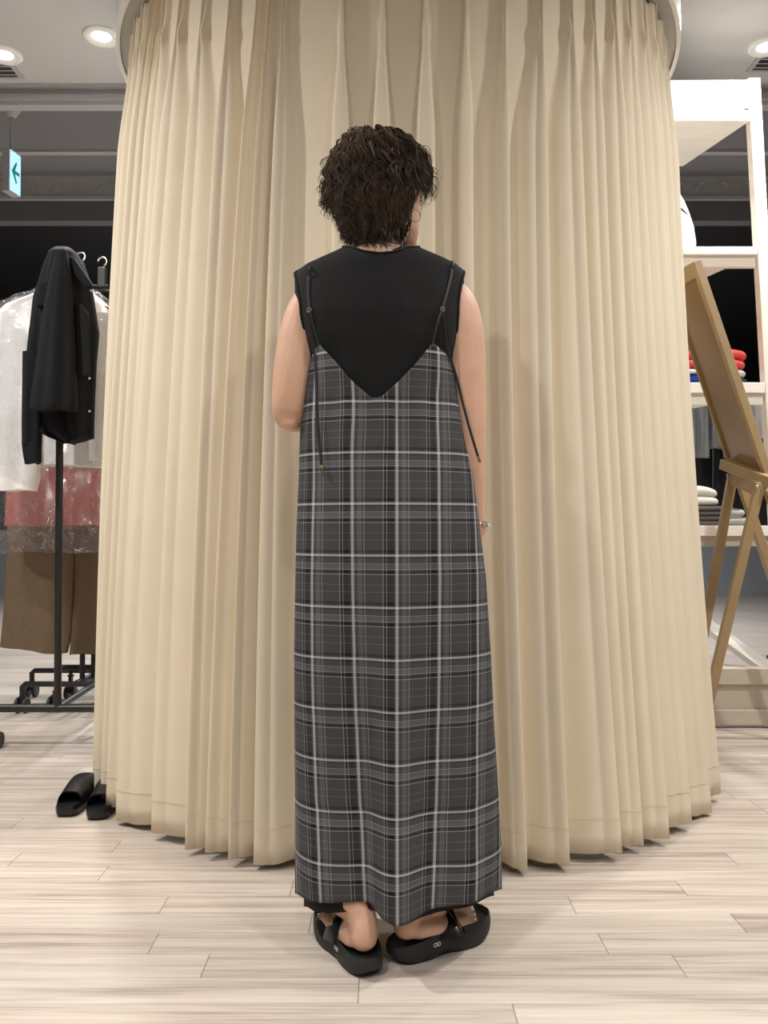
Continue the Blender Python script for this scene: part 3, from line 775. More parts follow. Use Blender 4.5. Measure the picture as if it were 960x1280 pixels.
# --- necklace cord, hoop earrings, bracelet
a = MB(); pts = []
for k in range(61):
    an = 2 * PI * k / 60
    pts.append((hx + .002 + .0595 * math.cos(an), hy - .012 + .058 * math.sin(an), 1.438 + .006 * math.sin(an) * -1 * 0 - .012 * math.cos(an + .9) * .3 - (.05 * max(0, math.sin(an)))))
a.tube(pts, .0014, 6)
pts = spline([P(509, 303, 1.735), P(503, 308, 1.704), P(491, 312.5, 1.692), P(476, 317.5, 1.684)]); a.tube(pts, .0013, 6)
a.build('cord_necklace', 'cord', pers, True)
for sx in (-1, 1):
    a = MB(); a.torus(hp(sx * .086, -.002, .044), .0125, .0009, HY @ Matrix.Rotation(PI / 2, 3, 'Y') @ Matrix.Rotation(.5, 3, 'X'), 28, 6); a.build('hoop_earring', 'silver', pers, True)
a = MB(); wc = P(593, 654, 1.782); ax = Matrix.Rotation(math.radians(12), 3, 'Y')
for k in range(14):
    an = 2 * PI * k / 14
    rot = ax @ Matrix.Rotation(an, 3, 'Z') @ Matrix.Rotation(PI / 2, 3, 'Y') @ Matrix.Rotation((k % 2) * 1.3 + .1, 3, 'Y' if k % 2 else 'Z')
    a.torus(wc + ax @ Vector((.029 * math.cos(an), .029 * math.sin(an), 0)), .0078, .0017, rot, 14, 6, 1, .7)
a.build('chain_bracelet', 'silver', pers, True)

# --- hair: a cap and many wavy locks
A_ = np.array([.082, .098, .112]); HC_ = np.array([0, -.004, .112])      # ellipsoid in head space
cap = MB(); rings = []
for i in range(26):
    phi = .06 + i / 25 * 2.15
    ring = []
    for k in range(56):
        az = 2 * PI * k / 56; fr = max(0, math.sin(az))
        ph_ = min(phi, 2.21 - 1.15 * min(1, fr * 1.7) ** 1.2)
        rr = 1.0 + .008 * math.sin(az * 9 + i) if True else 1
        p = HC_ + A_ * np.array([math.sin(ph_) * math.cos(az), math.sin(ph_) * math.sin(az), math.cos(ph_)]) * rr
        ring.append(hp(*p))
    rings.append(ring)
cap.loft(rings); hair = cap.build('hair', 'hair', pers, True)
def lock_curve(az, phi0, phi1, vol, drop, rng, npt=16, wave=1.0, flick=.0, cl=None):
    t = np.linspace(0, 1, npt)
    cl = cl or (rng.normal(0, .10), rng.uniform(.004, .010), rng.uniform(1.8, 3.2) * 2 * PI, rng.uniform(0, 2 * PI), rng.uniform(.5, 1.1))
    phi = phi0 + (phi1 - phi0) * t
    off = vol * (1 - (1 - t) ** 2.2)
    azs = az + cl[0] * t
    pmax = 1.75
    ph_ = np.minimum(phi, pmax)
    n = np.stack([np.sin(ph_) * np.cos(azs), np.sin(ph_) * np.sin(azs), np.cos(ph_)], 1)
    p = HC_ + A_ * n + n * (.004 + off)[:, None]
    extra = np.maximum(phi - pmax, 0) * .105
    p[:, 2] -= extra
    sh = np.maximum(extra - .01, 0)[:, None]
    p[:, :2] -= n[:, :2] * sh * drop
    w = cl[1] * wave * t ** .5
    tx = np.stack([-np.sin(azs), np.cos(azs), 0 * azs], 1)
    p += tx * (w * np.sin(cl[2] * t + cl[3]))[:, None] + n * (w * cl[4] * np.cos(cl[2] * t + cl[3] + .7))[:, None]
    if flick: p += n * (flick * np.maximum(t - .7, 0) / .3)[:, None]
    return p
hv, hf = [], []
def add_lock(p, r0, sides=4):
    npt = len(p); t = np.linspace(0, 1, npt)
    rad = r0 * np.clip(np.minimum(1, t * 5 + .4) * (1 - t ** 3 * .9), .08, 1)
    tan = np.gradient(p, axis=0); tan /= np.maximum(np.linalg.norm(tan, axis=1, keepdims=True), 1e-6)
    u = np.cross(tan, np.array([.3, .2, .93])); u /= np.maximum(np.linalg.norm(u, axis=1, keepdims=True), 1e-6); w = np.cross(tan, u)
    o = sum(len(q) for q in hv); ring = []
    for k in range(sides):
        a_ = 2 * PI * k / sides; ring.append(p + (u * math.cos(a_) * 1.5 + w * math.sin(a_) * .8) * rad[:, None])
    V = np.stack(ring, 1).reshape(-1, 3); hv.append(V)
    for i in range(npt - 1):
        for k in range(sides):
            hf.append((o + i * sides + k, o + i * sides + (k + 1) % sides, o + (i + 1) * sides + (k + 1) % sides, o + (i + 1) * sides + k))
rg = np.random.default_rng(11)
def fr(az): return max(0, math.sin(az))
def clump(az, p0, end, vol, drop, npt, wave, flick, n, r, sp=.045):
    cl = (rg.normal(0, .14), rg.uniform(.006, .0145), rg.uniform(1.8, 3.3) * 2 * PI, rg.uniform(0, 2 * PI), rg.uniform(.5, 1.1))
    for _ in range(n):
        c2 = (cl[0] + rg.normal(0, .03), cl[1] * rg.uniform(.8, 1.2), cl[2] * rg.uniform(.95, 1.05), cl[3] + rg.normal(0, .25), cl[4])
        add_lock(lock_curve(az + rg.normal(0, sp), max(.02, p0 + rg.normal(0, .05)), end + rg.normal(0, .05), max(0, vol + rg.normal(0, .0025)), drop, rg, npt, wave, flick, c2), rg.uniform(.6, 1.1) * r)
for i in range(430):        # crown and outer layers: fall from the parting, ending round ear height
    az = rg.uniform(-PI, PI); f_ = fr(az)
    p0 = abs(rg.normal(0, .5)) % 1.4 + .03
    end = rg.uniform(1.35, 2.12)
    if f_ > .35: end = rg.uniform(1.15, 1.42); p0 = rg.uniform(.05, .6)
    if -.2 < az < .75 or az > PI - .5: end = min(end, rg.uniform(1.5, 1.78))
    vol = rg.uniform(.002, .025) * (.55 + .45 * min(1, end / 1.9))
    if end <= p0 + .35: continue
    clump(az, p0, end, vol, .5, 26, 1.0, rg.uniform(0, .006), 7, .0015)
for i in range(300):         # lower nape layer, tapering to flicked ends
    az = -PI / 2 + .45 + rg.uniform(-1.45, 1.0)
    dz_ = abs(az + PI / 2 - .30)
    clump(az, rg.uniform(1.1, 1.6), rg.uniform(2.36, 2.80) - .10 * max(0, dz_ - .6) + .34 * min(1, max(0, az + 1.4)), rg.uniform(.0, .010), .45, 20, .75, rg.uniform(-.004, .012), 6, .0013, .03)
for i in range(50):         # fringe swept forward over the brow
    az = PI / 2 + rg.normal(0, .55)
    clump(az, rg.uniform(.3, .9), rg.uniform(1.25, 1.55), rg.uniform(.006, .03), .1, 16, 1.1, rg.uniform(.0, .016), 6, .0014)
for i in range(34):         # side locks in front of the ear
    sx = 1 if i % 2 else 0; az = (.30 if sx else PI - .30) + rg.normal(0, .16)
    clump(az, rg.uniform(.5, 1.0), rg.uniform(1.5, 1.85), rg.uniform(.002, .014), .3, 16, .9, 0, 5, .0012)
HV = np.concatenate(hv); Rm = np.array(HY); HV = HV @ Rm.T + np.array([hx, hy, hz])
lk = MB(); lk.v = [tuple(p) for p in HV]; lk.f = hf
tag(lk.build('hair_locks', 'hair', hair, True), kind='stuff')

# --- sandals
def sandal(fr_, L_, side):
    o, d, r = fr_
    Mx = Matrix((r, d, Vector((0, 0, 1)))).transposed()
    g = lambda a, b, z: o + d * a + r * b + Vector((0, 0, z))
    N = 72
    def outline(grow=0):
        out = []
        for k in range(N):
            t = 2 * PI * k / N; c, s_ = math.cos(t), math.sin(t)
            y = L_ / 2 * (1 + (abs(s_) ** .70) * (1 if s_ > 0 else -1)) ; q = y / L_
            w = np.interp(q, [0, .06, .15, .3, .45, .62, .76, .88, .96, 1], [.036, .038, .040, .041, .042, .047, .051, .050, .047, .043])
            x = w * math.copysign(abs(c) ** .66, c)
            x += side * .004 * math.sin(q * PI)
            out.append((x, y))
        return out
    ol = outline()
    def ring(sc, zf, inset=0):
        res = []
        for x, y in ol:
            q = y / L_; cy = L_ / 2
            xx = x * sc; yy = cy + (y - cy) * (1 - (1 - sc) * .35)
            res.append(g(yy, xx, zf(q)))
        return res
    rim = lambda q: np.interp(q, [0, .12, .3, .5, .72, .9, 1], [.038, .039, .045, .052, .052, .053, .054])
    fb = lambda q: np.interp(q, [0, .15, .4, .7, 1], [.035, .0345, .036, .036, .042])
    bot = lambda q: np.interp(q, [0, .06, .16, .32, .42, .5, .62, .78, .9, 1], [.014, .006, 0, 0, .006, .006, 0, .001, .007, .014])
    a = MB()
    a.loft([ring(.86, lambda q: bot(q)), ring(.95, lambda q: bot(q) + .003), ring(1.0, lambda q: bot(q) + .011), ring(1.02, lambda q: (rim(q) * .55 + bot(q) * .45)), ring(1.0, lambda q: rim(q) - .006), ring(.965, lambda q: rim(q)), ring(.92, lambda q: rim(q) - .001),
            ring(.88, lambda q: fb(q) + .003), ring(.80, lambda q: fb(q)), ring(.4, lambda q: fb(q) - .0015), ring(.02, lambda q: fb(.5) - .001)])
    return a, g, Mx, rim
def emblem(g, a, b, z, d, n, parent):
    """two interlocked pale rings printed on the sole side"""
    e = MB(); u = d.normalized(); up = (Vector((0, 0, 1)) - n * n.z).normalized(); Rm_ = Matrix((u, up, n)).transposed()
    for s_ in (-1, 1): e.torus(g(a, b, z) + u * (s_ * .0042), .0036, .0008, Rm_, 20, 6)
    e.build('emblem', 'white', parent, True)
for fr_, L_, side, es, lab in ((FL, .238, 1, -1, 'left sandal turned outwards'), (FR, .245, -1, 1, 'right sandal pointing right')):
    a, g, Mx, rim = sandal(fr_, L_, side)
    s_ = a.build('sandal', 'foam', pers, True, angle=60); s_['label'] = 'black thick-soled ' + lab
    o, d, r = fr_
    # wide glossy cross straps arching over the instep
    for (a0, a1, w, hg) in ((.100, .150, .020, .050), (.155, .108, .018, .046)):
        st = MB(); n = 26; path, ws_ = [], []
        for k in range(n + 1):
            t = k / n; b = -.049 + .098 * t; y = a0 + (a1 - a0) * t
            z = .040 + hg * (1 - abs(2 * t - 1) ** 2.6) * (1.0 - .25 * (y - .1) / .05)
            path.append(g(y, b, z)); ws_.append(w + .012 * abs(2 * t - 1) ** 3)
        st.tube(path, ws_, 14, flat=.0024, ref=d); st.build('strap', 'strap', s_, True)
    wq = np.interp(.42, [0, 1], [0, 1])
    emblem(g, L_ * .36, es * .0437 + side * .0036, .031, d, r * es, s_)

# ------------------------------------------------------------------ slippers on the floor
def slipper(loc, rz, label):
    t = thing('slipper', (0, 0, 0), label, 'slipper', 'black slippers by the curtain')
    Ls = .265
    w = lambda y: np.interp(y, [0, .015, .05, .12, .19, .235, .255, .265], [.022, .032, .038, .040, .046, .043, .034, .020])
    ys = [0, .006, .015, .03, .05, .08, .12, .16, .19, .215, .235, .25, .259, .265]
    a = MB(); rings = []
    for y in ys:
        ww = float(w(y)); tz = .034 + (.006 if y > .2 else 0) * (y - .2) / .06; bz = .0 + .012 * max(0, (y - .2) / .065) ** 2 + .006 * max(0, 1 - y / .03)
        rings.append([(x * ww, y, z) for x, z in ((-1, tz * .6 + bz * .4), (-.98, tz - .004), (-.92, tz), (-.80, tz - .004), (0, tz - .006), (.80, tz - .004), (.92, tz), (.98, tz - .004), (1, tz * .6 + bz * .4), (.96, bz + .008), (.88, bz), (0, bz), (-.88, bz), (-.96, bz + .008))])
    a.loft(rings); a.build('sole', 'slipper', t, True, angle=60)
    a = MB(); rings = []
    yu = [.046, .055, .07, .10, .13, .16, .19, .215, .235, .25, .260]
    def arch(y, off):
        ww = float(w(y)) - .001 - off; hgt = float(np.interp(y, [.046, .08, .12, .17, .21, .24, .26], [.062, .070, .078, .080, .074, .062, .044])) - off
        lean = .012 * (1 - (y - .046) / .22)
        out = []
        for k in range(21):
            q = PI * k / 20; c, s_ = math.cos(q), math.sin(q)
            out.append((ww * math.copysign(abs(c) ** .7, c), y + (lean if y < .1 else lean * .6) * (s_ - .5) * (1 if y < .12 else .5), .026 + (hgt - .026) * s_ ** .85))
        return out
    outer = [arch(y, 0) for y in yu]; inner = [arch(y, .0045) for y in reversed(yu[:-1])]
    a.loft(outer + inner, cap=False, closed=False)
    a.build('upper', 'slipper', t, True, angle=60)
    t.location = loc; t.rotation_euler = (0, 0, rz); return t
s1 = slipper((G(82, 1021).x, G(82, 1022).y, 0), math.radians(3), 'black moulded slipper on the floor, fully in view left of the curtain')
s2 = slipper((G(121, 1025).x, G(121, 1026).y, 0), math.radians(6), 'black moulded slipper on the floor, partly tucked behind the curtain hem')

# ------------------------------------------------------------------ clothes rack, left
def caster(mb, p, r=.032):
    x, y, z = p
    mb.lathe((x, y, z), [(.008, .0), (.008, -.02), (.016, -.022), (.016, -.030), (.004, -.032)], 12)
    for s_ in (-1, 1):
        mb.loft([[(x + s_ * (.010 + dx), y + rr * math.cos(2 * PI * k / 18), r + rr * math.sin(2 * PI * k / 18)) for k in range(18)] for dx, rr in ((0, r * .6), (0, r * .92), (.003, r), (.013, r), (.016, r * .92), (.016, r * .5))])
    mb.box((x - .008, y - .012, r), (x + .008, y + .012, z - .02))
YR = 3.30
p0 = P(72, 889, YR); ptop = P(77, 322, YR)
XR, ZB, ZTp = p0.x, p0.z + .012, ptop.z
rk = thing('clothes_rack', (XR, YR, 0), 'black metal clothes rack on casters at left, holding white and pink garments', 'clothes rack')
dvec = Vector((-.06, 1.0, 0)).normalized(); RLEN = .95
back = Vector((XR, YR, 0)) + dvec * RLEN
for nm, q in (('post', Vector((XR, YR, 0))), ('post', back)):
    a = MB(); a.tube([(q.x, q.y, ZB), (q.x, q.y, ZTp)], .0145, 14); a.build(nm, 'metal', rk, True)
    a = MB(); a.tube([(q.x - .30, q.y, ZB), (q.x + .30, q.y, ZB)], .0165, 14); a.build('foot_bar', 'metal', rk, True)
    for s_ in (-1, 1):
        a = MB(); caster(a, (q.x + s_ * .245, q.y, ZB - .012)); a.build('caster', 'rubber', rk, True, angle=40)
a = MB(); a.tube([(XR, YR, ZB), tuple(back + Vector((0, 0, ZB)))], .014, 12); a.build('base_bar', 'metal', rk, True)
a = MB(); a.tube([tuple(Vector((XR, YR, ZTp - .03)) - dvec * .03), tuple(back + Vector((0, 0, ZTp - .03)) + dvec * .03)], .0125, 12); a.build('hanging_rail', 'metal', rk, True)
ZRAIL = ZTp - .03
def rail_x(y): return XR + (y - YR) * dvec.x / dvec.y

def hanging(name, rows, Y, m, parent=None, folds=.012, nf=7, seed=0, N=72, sub=6, split=None, thick=1.0):
    """soft hanging garment facing the viewer: rows (py, left px, right px, half thickness)"""
    rgg = np.random.default_rng(seed); ph = rgg.uniform(0, 6, 4)
    z = [P(0, r[0], Y).z for r in rows]; 
    rr = []
    ts = np.linspace(0, len(rows) - 1, (len(rows) - 1) * sub + 1)
    L_ = np.interp(ts, range(len(rows)), [P(r[1], r[0], Y).x for r in rows]); R_ = np.interp(ts, range(len(rows)), [P(r[2], r[0], Y).x for r in rows])
    Z_ = np.interp(ts, range(len(rows)), z); T_ = np.interp(ts, range(len(rows)), [r[3] for r in rows]) * thick
    mb = MB(); rings = []
    for i in range(len(ts)):
        ring = []; w = (R_[i] - L_[i]) / 2; cx = (R_[i] + L_[i]) / 2; dn = min(1, i / len(ts) * 1.6)
        for k in range(N):
            a = 2 * PI * k / N; c, s_ = math.cos(a), math.sin(a)
            x = cx + w * math.copysign(abs(c) ** .8, c)
            u = (x - cx) / max(w, .01)
            fo = folds * dn * (math.sin(u * nf + ph[0] + Z_[i] * 1.5) + .5 * math.sin(u * nf * 2.1 + ph[1] - Z_[i] * 3)) 
            ring.append((x, Y + T_[i] * math.copysign(abs(s_) ** .8, s_) + fo, Z_[i] + (.004 * math.sin(u * 5 + ph[2]) if i > len(ts) - 3 else 0)))
        rings.append(ring)
    mb.loft(rings)
    return mb

def hanger(x, y, zr, w, label):
    t = thing('coat_hanger', (x, y, zr), label, 'hanger', 'hangers on the rack')
    a = MB(); pts = [(x, y, zr - .075), (x, y, zr - .045)] + [(x + .020 * math.sin(q) , y, zr - .005 - .020 * math.cos(q) * -1 + .0) for q in np.linspace(PI * .95, -PI * .62, 14)]
    pts = [(x, y, zr - .08), (x, y, zr - .04)] + [(x + .021 * math.cos(q), y, zr + .002 + .021 * math.sin(q)) for q in np.linspace(-PI * .5 + .2, PI * 1.05, 16)]
    a.tube(pts, .0025, 8); a.build('hook', 'silver', t, True)
    a = MB(); a.tube(spline([(x - w, y, zr - .16), (x - w * .6, y, zr - .12), (x, y, zr - .078), (x + w * .6, y, zr - .12), (x + w, y, zr - .16)], 6), .011, 10, flat=.006, ref=(0, 1, 0)); a.build('shoulders', 'metal', t, True)
    return t

# white shirt under plastic, facing the viewer
y1 = 3.50
ws = thing('white_shirt', (rail_x(y1), y1, P(0, 610, y1).z), 'white shirt hanging on the rack behind the black jacket, under clear plastic', 'shirt')
hanging('x', [(360, 60, 104, .012), (368, 40, 118, .028), (380, 8, 133, .036), (400, -14, 144, .045), (450, -18, 148, .055), (530, -18, 150, .058), (570, -16, 150, .06), (583, -14, 150, .06)], y1, 'shirt', seed=1, folds=.014, nf=9).build('body', 'shirt', ws, True, angle=70)
hanging('x', [(392, 0, 32, .02), (420, -6, 42, .035), (480, -8, 48, .042), (560, -8, 50, .045), (598, -10, 50, .047), (613, -14, 46, .047)], y1 - .085, 'shirt', seed=4, folds=.008, nf=4, N=48).build('sleeve', 'shirt', ws, True, angle=70)
hanging('x', [(392, 118, 142, .02), (420, 114, 150, .035), (480, 112, 156, .042), (560, 112, 158, .045), (575, 112, 158, .045)], y1 - .075, 'shirt', seed=5, folds=.008, nf=4, N=48).build('sleeve', 'shirt', ws, True, angle=70)
a = MB(); z_ = P(80, 362, y1).z
a.hexa([(rail_x(y1) - .075, y1 - .035, z_ - .03), (rail_x(y1) + .075, y1 - .035, z_ - .03), (rail_x(y1) + .075, y1 + .02, z_ - .02), (rail_x(y1) - .075, y1 + .02, z_ - .02)],
       [(rail_x(y1) - .06, y1 - .022, z_ + .01), (rail_x(y1) + .06, y1 - .022, z_ + .01), (rail_x(y1) + .06, y1 + .014, z_ + .02), (rail_x(y1) - .06, y1 + .014, z_ + .02)]); a.build('collar', 'shirt', ws, bevel=.006)
hanger(rail_x(y1), y1, ZRAIL + .012, .19, 'hanger of the white shirt, behind the black jacket')
def cover(rows, Y, seed, label, dy=0):
    mb = hanging('x', rows, Y, 'plastic', seed=seed, folds=.010, nf=14, N=96)
    rg_ = np.random.default_rng(seed)
    mb.v = [(x + .004 * math.sin(z * 60 + x * 40), y + .006 * math.sin(x * 55 + z * 48) + .004 * math.sin(z * 95 - x * 70), z) for x, y, z in mb.v]
    o = mb.build('plastic_garment_cover', 'plastic', None, True, angle=80)
    return tag(o, label, 'garment cover', 'plastic garment covers')
cover([(358, 50, 110, .03), (368, 26, 128, .05), (384, -6, 146, .12), (410, -26, 158, .15), (500, -28, 162, .155), (570, -26, 162, .155), (584, -26, 162, .155)], y1 - .03, 8, 'clear plastic cover over the white shirt')
# pink garment in plastic
y2 = 3.80
pk = hanging('x', [(375, 66, 112, .012), (384, 40, 128, .03), (396, 20, 140, .04), (430, 10, 146, .045), (560, 8, 146, .055), (640, 5, 146, .06), (657, 4, 146, .06)], y2, 'pink', seed=2, folds=.014, nf=8).build('pink_top', 'pink', None, True, angle=70)
tag(pk, 'dusty pink garment on the rack, showing below the white shirt', 'clothing')
hanger(rail_x(y2), y2, ZRAIL + .012, .19, 'hanger of the pink garment, hidden behind the white shirt')
cover([(372, 56, 116, .03), (384, 30, 136, .05), (400, 8, 150, .075), (560, 0, 156, .085), (660, 0, 156, .085), (690, 2, 156, .08)], y2, 9, 'clear crinkled plastic cover over the pink garment')
# brown wide trousers
y3 = 4.02
bt = thing('brown_trousers', (rail_x(y3), y3, P(0, 815, y3).z), 'wide brown trousers hanging lowest on the rack, with a gap between the legs', 'trousers')
hanging('x', [(560, 18, 130, .03), (600, 12, 136, .04), (652, 10, 140, .045)], y3, 'brown', seed=3, folds=.006, nf=5).build('waist', 'brown', bt, True, angle=70)
lg = hanging('x', [(648, 10, 93, .045), (700, 9, 94, .045), (740, 7, 92, .045), (780, 4, 89, .045), (807, 1, 84, .045)], y3, 'brown', seed=6, folds=.006, nf=4)
lg.v = [(x, y, z - (x - P(0, 800, y3).x) * .12 * max(0, min(1, (P(0, 740, y3).z - z) / .2))) for x, y, z in lg.v]; lg.build('trouser_leg', 'brown', bt, True, angle=70)
lg = hanging('x', [(648, 91, 142, .045), (700, 94, 144, .045), (740, 93, 146, .045), (780, 90, 148, .045), (818, 87, 150, .045)], y3 + .015, 'brown', seed=7, folds=.006, nf=3)
lg.v = [(x, y, z + (x - P(87, 800, y3).x) * .10 * max(0, min(1, (P(0, 740, y3).z - z) / .2))) for x, y, z in lg.v]; lg.build('trouser_leg', 'brown', bt, True, angle=70)
hanger(rail_x(y3), y3, ZRAIL + .012, .17, 'hanger of the brown trousers, at the back of the rack')
a = MB(); z_ = P(0, 562, y3).z
a.tube([(rail_x(y3) - .15, y3, z_), (rail_x(y3) - .15, y3, ZRAIL - .15)], .003, 6); a.tube([(rail_x(y3) + .10, y3, z_), (rail_x(y3) + .10, y3, ZRAIL - .13)], .003, 6); a.build('hanger_loop', 'cord', bt)

# black jacket slung over the rack end
yj = 3.205
jk = thing('black_jacket', (XR, yj, P(0, 580, yj).z), 'black jacket hung by its collar over the end post of the clothes rack', 'jacket')
def jl(poly): return [(P(x, y, yj).x, P(x, y, yj).z) for x, y in poly]
def sheet(rows, Y, th, seed, folds=.012, nf=6, sub=6, dyt=0):
    mb = hanging('x', [(a_, b_, c_, th) for a_, b_, c_ in rows], Y, 'jacket', seed=seed, folds=folds, nf=nf, N=56, sub=sub); return mb
# back body panel (behind the post line, widest)
hanging('x', [(310, 68, 88, .02), (316, 62, 96, .045), (335, 55, 106, .06), (355, 49, 113, .065), (372, 43, 116, .065), (400, 40, 120, .065), (415, 38, 122, .065), (450, 34, 119, .06), (500, 34, 117, .055), (540, 50, 116, .05), (547, 62, 116, .045), (554, 80, 96, .03)], yj + .02, 'jacket', seed=21, folds=.012, nf=8).build('body', 'jacket', jk, True, angle=70)
# hanging front fold / sleeve in the middle
hanging('x', [(316, 70, 84, .02), (340, 64, 88, .035), (380, 56, 90, .042), (430, 48, 93, .045), (480, 41, 95, .048), (505, 37, 96, .048), (513, 37, 95, .046)], yj - .075, 'jacket', seed=22, folds=.010, nf=4).build('sleeve', 'jacket', jk, True, angle=70)
# narrow left sleeve with cuff hanging lower
hanging('x', [(440, 29, 50, .025), (480, 29, 50, .03), (530, 28, 52, .03), (556, 28, 51, .028)], yj - .01, 'jacket', seed=23, folds=.005, nf=3).build('sleeve', 'jacket', jk, True, angle=70)
hanging('x', [(553, 28, 51, .030), (570, 30, 51, .030), (579, 32, 51, .029)], yj - .01, 'jacket', seed=24, folds=.002, nf=3).build('cuff', 'jacket', jk, True, angle=60)
# collar flap and pocket flap
def flap(poly, Y, d): 
    mb = MB(); mb.prism([tuple(P(x, y, Y)) for x, y in poly], (0, d, 0)); return mb
flap([(82, 318), (92, 322), (113, 352), (116, 358), (106, 360), (92, 342)], yj - .062, .03).build('collar', 'jacket', jk, bevel=.006)
flap([(50, 352), (62, 350), (58, 382), (44, 383)], yj - .058, .03).build('collar', 'jacket', jk, bevel=.006)
flap([(94, 378), (100, 379), (110, 392), (112, 470), (96, 470)], yj - .052, .014).build('front_placket', 'jacket', jk, bevel=.004)
for y_ in (364, 473, 514):
    a = MB(); c = P(112 if y_ > 400 else 114, y_, yj - .056); a.lathe((0, 0, 0), [(.001, -.002), (.0042, -.0015), (.0042, .0015), (.001, .002)], 14)
    a.v = [(c.x + x, c.y + z, c.z + y) for x, y, z in a.v]; a.build('button', 'silver' if y_ < 400 else 'moulding', jk, True)
for (x_, yy, lab) in ((101, 326, 'dark hanger head just right of the black jacket'), (128, 332, 'dark hanger head at the curtain edge beside the jacket')):
    c = P(x_, yy, 3.95); a = thing('clip_hanger', tuple(c), lab, 'hanger', 'hangers on the rack')
    zr = c.z
    q = MB(); q.tube([(c.x + .020 * math.cos(u), c.y, zr + .02 + .020 * math.sin(u)) for u in np.linspace(-1.2, PI, 14)], .004, 8); q.build('hook', 'silver', a, True)
    q = MB(); q.box((c.x - .018, c.y - .02, zr - .11), (c.x + .018, c.y + .02, zr - .01)); q.build('clip_body', 'metal', a, bevel=.006)
    q = MB(); q.tube([(c.x - .13, c.y, zr - .12), (c.x + .13, c.y, zr - .12)], .007, 10); q.build('bar', 'metal', a, True)

# second rack behind
r2 = thing('pipe_rack', (-1.55, 3.95, 0), 'low black pipe rack base with casters standing behind the left clothes rack', 'clothes rack')
def pipe(pts, r=.013, nm='frame_pipe'): a = MB(); a.tube(pts, r, 10); a.build(nm, 'metal', r2, True)
ya, yb = 3.93, 4.30
za = P(60, 855, ya).z
xa = P(28, 855, ya).x; xb = P(40, 845, yb).x; xe = -1.12
pipe([(xa, ya, .075), (xa, ya, za - .012), (xa + .012, ya, za), (xe, ya, za)])
pipe([(xb, yb, .075), (xb, yb, za - .012), (xb + .012, yb, za), (xe, yb, za)])
for px_, y_ in ((103, ya + .1), (117, ya + .12)):
    x = P(px_, 830, y_).x; pipe([(x, y_, za), (x, y_, 1.75)], .013, 'post')
x0_, x1_ = P(103, 830, ya + .1).x, P(117, 830, ya + .12).x
pipe([(x0_, ya, za), (x0_, yb, za)]); pipe([(x1_, ya, za), (x1_, yb, za)])
pipe([(x0_ - .35, ya + .11, 1.75), (x1_ + .12, ya + .11, 1.75)], .012, 'hanging_rail')
for (x, y) in ((xa, ya), (xb, yb), (P(66, 845, ya).x, ya + .02), (xe, ya), (xe, yb)):
    a = MB(); caster(a, (x, y, .10), .036); a.build('caster', 'rubber', r2, True, angle=40)

# ------------------------------------------------------------------ white shelf, right
YS = 3.62; DS = .46
sh = thing('shelf_unit', (1.40, YS, 0), 'tall white wooden open shelf unit to the right of the curtain', 'shelf')
def zz(py): return P(940, py, YS).z
XL0 = 1.13
def xr(z): return float(np.interp(z, [0, 2.9], [P(980, 905, YS).x, P(934.5, 97, YS).x]))      # inner edge of the right upright
uw = .052
zt_ = zz(97)
for (y0, nm) in ((YS, 'f'), (YS + DS, 'b')):
    a = MB(); s_ = 0 if nm == 'f' else -.13
    a.hexa([(xr(0) + s_, y0, 0), (xr(0) + uw + s_, y0, 0), (xr(0) + uw + s_, y0 + .05, 0), (xr(0) + s_, y0 + .05, 0)],
           [(xr(zt_) + s_, y0, zt_), (xr(zt_) + uw + s_, y0, zt_), (xr(zt_) + uw + s_, y0 + .05, zt_), (xr(zt_) + s_, y0 + .05, zt_)])
    if nm == 'f': a.build('upright', 'shelf', sh, bevel=.003)
    a = MB(); a.box((XL0 - .05, y0 + .0, 0), (XL0, y0 + .05, zt_)); a.build('upright', 'shelf', sh, bevel=.003)
def board(py0, py1, nm='shelf_board', m='shelf', dep=DS, inset=0):
    z0, z1_ = zz(py1), zz(py0); a = MB(); e = xr(z0) - .002
    a.hexa([(XL0, YS + inset, z0), (e, YS + inset, z0), (e - .13, YS + dep, z0), (XL0, YS + dep, z0)], [(XL0, YS + inset, z1_), (e, YS + inset, z1_), (e - .13, YS + dep, z1_), (XL0, YS + dep, z1_)])
    return a.build(nm, m, sh, bevel=.002)
board(98, 137, 'top_box', inset=.012); board(137, 151, 'shelf_board')
a = MB(); a.box((xr(2.6) - .030, YS - .004, zz(136)), (xr(2.6) - .006, YS + .02, zz(100))); a.build('bracket', 'steel', sh, bevel=.002)
for y0, y1_, y2_ in ((308, 318, 332), (478, 491, 505), (657, 670, 683)):
    board(y0, y1_); a = MB(); z0, z1_ = zz(y2_), zz(y1_)
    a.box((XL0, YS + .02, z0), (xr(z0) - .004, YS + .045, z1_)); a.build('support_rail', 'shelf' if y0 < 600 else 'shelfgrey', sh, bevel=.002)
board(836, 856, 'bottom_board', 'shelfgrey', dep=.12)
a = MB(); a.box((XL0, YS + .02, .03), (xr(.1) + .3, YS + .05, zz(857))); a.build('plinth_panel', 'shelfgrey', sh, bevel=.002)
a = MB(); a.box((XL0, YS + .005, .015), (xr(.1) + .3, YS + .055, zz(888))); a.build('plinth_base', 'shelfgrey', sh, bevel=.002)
a = MB(); bar(a, P(872, 773, YS + .50), P(985, 855, YS + .06), .075, .03, up=(0, -.4, 1)); a.build('brace', 'shelf', sh, bevel=.003)

